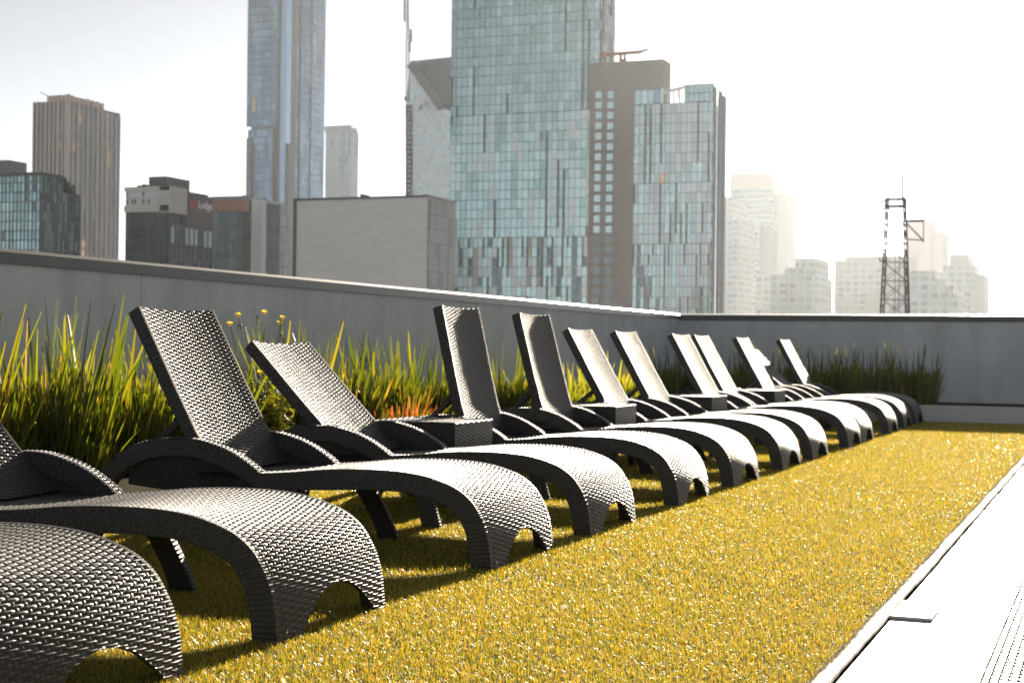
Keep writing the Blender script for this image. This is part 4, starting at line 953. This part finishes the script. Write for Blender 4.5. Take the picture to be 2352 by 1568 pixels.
mb.bar((xr0 - o[0], T.Y + 1 - o[1], T.zt - .6 - o[2]), (xr - o[0], T.Y + 1 - o[1], T.zt + .4 - o[2]), .8, .5); mb.bar((xr0 + 3 - o[0], T.Y + 3 - o[1], T.zt - 1.5 - o[2]), (xr - 2 - o[0], T.Y + 2 - o[1], T.zt + .2 - o[2]), .6); mb.build('rooftop_frame', G['white'], T.root, smooth=False)

# ---- hazy far towers
def far_tower(name, label, parts, Y, uC, mats=None, seed=0, cat='building', group=None, fh=4.0):
    """parts: (part name, uA, uB, v top, distance offset, columns)"""
    r = np.random.default_rng(seed); u0, u1 = parts[0][1], parts[0][2]
    x = ony((u0 + u1) / 2, 700, Y)[0]; root = empty(name, (x, Y, ZG)); tag(root, label, cat, group)
    for (pn, uA, uB, vt, dy, nx) in parts:
        y = Y + dy; a = ony(uA, vt, y); b_ = ony(uB, vt, y); x0, x1, zt = a[0], b_[0], b_[2]
        m = MB().box(x0 - x, x1 - x, y - Y, y - Y + 40, 0, zt - ZG)
        m.build(pn, G['farw'] if nx else (mats or [G['far'], G['far2']])[0], root, smooth=False)
    return root
# round topped tower built from a curved front
Y = 1150; x0, x1 = ony(1678, 400, Y)[0], ony(1776, 400, Y)[0]; zt = ony(1720, 400, Y)[2]; xc = (x0 + x1) / 2; rt = empty('round_tower', (xc, Y, ZG)); tag(rt, 'hazy rounded tower with a banded top, the tallest of the pale far towers', 'building')
t = np.linspace(np.pi, 2 * np.pi, 25); rr = (x1 - x0) / 2
def ringp(z, q=1.0): return np.stack([np.cos(t) * rr * q, np.sin(t) * rr * .55 * q, np.full(25, z)], -1)
MB().grid(np.stack([ringp(z) for z in (0, zt - ZG - 12)]), flip=False).box(-rr, rr, 0, 40, 0, zt - ZG - 2).build('shaft', G['far2'], rt, smooth=True)
MB().grid(np.stack([ringp(zt - ZG - 12), ringp(zt - ZG - 12, 1.02), ringp(zt - ZG - 4, 1.02), ringp(zt - ZG, .98), ringp(zt - ZG, .02)])).build('banded_top', G['pier'], rt, smooth=True)
mb = MB()
for z in np.arange(20, zt - ZG - 14, 4.0): mb.grid(np.stack([ringp(z, 1.004), ringp(z + 2.1, 1.004)]))
mb.build('window_bands', G['dark2'], rt, smooth=True)
MB().box(rr + .5, rr + 9, 10, 45, 0, ony(1785, 441, Y)[2] - ZG).build('rear_slab', G['far'], rt, smooth=False)
far_tower('hazy_tower', 'pale hazy tower filling the gap directly right of the faceted glass tower', [('wall', 1655, 1682, 452, 0, 5), ('lower_wing', 1682, 1700, 505, -6, 3)], 900, 0, seed=1)
far_tower('hazy_tower', 'narrow hazy slab standing in front of the rounded far tower', [('wall', 1735, 1768, 632, 0, 6), ('stair_core', 1745, 1752, 520, 10, 0)], 850, 0, seed=2)
far_tower('stepped_apartment_block', 'pale hazy apartment block with stepped roof left of the clear sky gap', [('wall', 1769, 1804, 629, 0, 4), ('middle_block', 1802, 1850, 614, 5, 8), ('tall_block', 1827, 1873, 592, 12, 5), ('right_wing', 1850, 1880, 636, 3, 4)], 760, 0, seed=3)
far_tower('wide_office_block', 'wide flat roofed hazy block behind the left side of the lattice tower', [('wall', 1917, 2030, 597, 0, 14), ('roof_block', 1941, 2090, 588, 6, 0), ('front_annex', 1987, 2025, 670, -40, 0)], 900, 0, seed=4)
far_tower('square_topped_tower', 'tall hazy grey tower with stepped square top just right of the lattice tower', [('wall', 2081, 2139, 506, 0, 0), ('lower_shoulder', 2139, 2166, 531, 2, 0), ('parapet', 2090, 2130, 503, 3, 0)], 1000, 0, seed=5, mats=[G['far']])
far_tower('terraced_glass_block', 'pale glass block stepping down to the right in front of the square topped tower', [('wall', 2075, 2148, 622, 0, 12), ('step_block', 2148, 2172, 640, 1, 5), ('step_block', 2172, 2190, 654, 2, 4), ('step_block', 2190, 2202, 680, 3, 3)], 700, 0, seed=6, mats=[G['far2']])
far_tower('brown_stepped_tower', 'hazy brownish tower with stepped roofline, the rightmost building', [('wall', 2166, 2222, 608, 0, 10), ('upper_block', 2181, 2222, 584, 6, 0), ('right_step', 2222, 2238, 608, 4, 3), ('right_wing', 2238, 2260, 630, 2, 0)], 880, 0, seed=7)

# lattice communications tower
Yt = 95.0; o = np.array(ony(2055, 812, Yt)); lt = empty('lattice_tower', (o[0], o[1], -6.0)); tag(lt, 'dark steel lattice communications tower with whip antennas on the right', 'tower'); o = np.array([o[0], o[1], -6.0])
def lp(u, v, dy=0.0): return np.array(ony(u, v, Yt + dy)) - o
zl = lp(2055, 474)[2]; zb0 = 0.0
def legs(z):
    f = z / zl; h = np.interp(f, [0, .35, 1], [1.12, .86, .52]); return h
zsn = np.linspace(0, zl, 15); mb = MB(); cxl = lp(2056, 600)[0]
crn = lambda z, i: np.array([cxl + (legs(z) * (1, 1, -1, -1)[i]), legs(z) * (1, -1, -1, 1)[i], z])
for a, b5 in zip(zsn[:-1], zsn[1:]):
    for i in range(4):
        mb.bar(crn(a, i), crn(b5, i), .068); j = (i + 1) % 4
        mb.bar(crn(a, i), crn(b5, j), .035); mb.bar(crn(a, j), crn(b5, i), .035); mb.bar(crn(a, i), crn(a, j), .035)
mb.bar(crn(0, 0), crn(zl, 0), .09)
for q in (0, 1): mb.bar((cxl + .25 * q, 0, 0), (cxl + .25 * q, 0, zl), .04)
mb.build('lattice', G['steel'], lt, smooth=False)
mb = MB(); z2 = lp(2056, 458)[2]
for z in (zl, z2):
    for i in range(4): mb.bar(crn(zl, i) * (1.05, 1.05, 0) + (-.05 * cxl, 0, z), crn(zl, (i + 1) % 4) * (1.05, 1.05, 0) + (-.05 * cxl, 0, z), .09)
for i in range(4): mb.bar(crn(zl, i), crn(zl, i) * (1, 1, 0) + (0, 0, z2), .12)
mb.build('top_platform', G['steel'], lt, smooth=False)
MB().bar(lp(2040, 461), lp(2021, 462), .08).bar(lp(2021, 462), lp(2038, 480), .07).bar(lp(2040, 476), lp(2020, 482), .09).bar(lp(2025, 462), lp(2028, 481), .06).build('side_bracket', G['steel'], lt, smooth=False)
MB().bar(lp(2076, 508), lp(2121, 507), .12).bar(lp(2078, 549), lp(2121, 552), .07).bar(lp(2121, 440), lp(2121, 557), .05).bar(lp(2080, 510), lp(2119, 551), .09).bar(lp(2078, 469), lp(2121, 469), .03).build('side_bracket', G['steel'], lt, smooth=False)
MB().bar(lp(2018, 584), lp(2037, 582), .06).bar(lp(2018, 583), lp(2021, 600), .05).bar(lp(2021, 600), lp(2036, 598), .06).build('side_bracket', G['steel'], lt, smooth=False)
for (u, v0, v1, w_) in ((2073, 400, 462, .10), (2073, 322, 400, .06), (2040, 405, 462, .07), (2064, 415, 462, .05), (2078, 440, 470, .06), (2087, 415, 470, .05)): MB().bar(lp(u, v1), lp(u, v0), w_).build('whip_antenna', G['steel'], lt, smooth=False)

# ------------------------------------------------------------------ haze: one closed box of even density
hz = MB().box(-2200, 2200, -60, 3500, ZG - 2.5, 172)
vm = bpy.data.materials.new('haze'); vm.use_nodes = True; nt = vm.node_tree; nt.nodes.clear()
pv = nt.nodes.new('ShaderNodeVolumePrincipled'); pv.inputs['Color'].default_value = (.80, .90, 1.0, 1); pv.inputs['Density'].default_value = 0.00008; pv.inputs['Anisotropy'].default_value = 0.62
mo = nt.nodes.new('ShaderNodeOutputMaterial'); nt.links.new(pv.outputs[0], mo.inputs['Volume'])
tag(hz.build('haze', vm, None, smooth=False), kind='stuff')
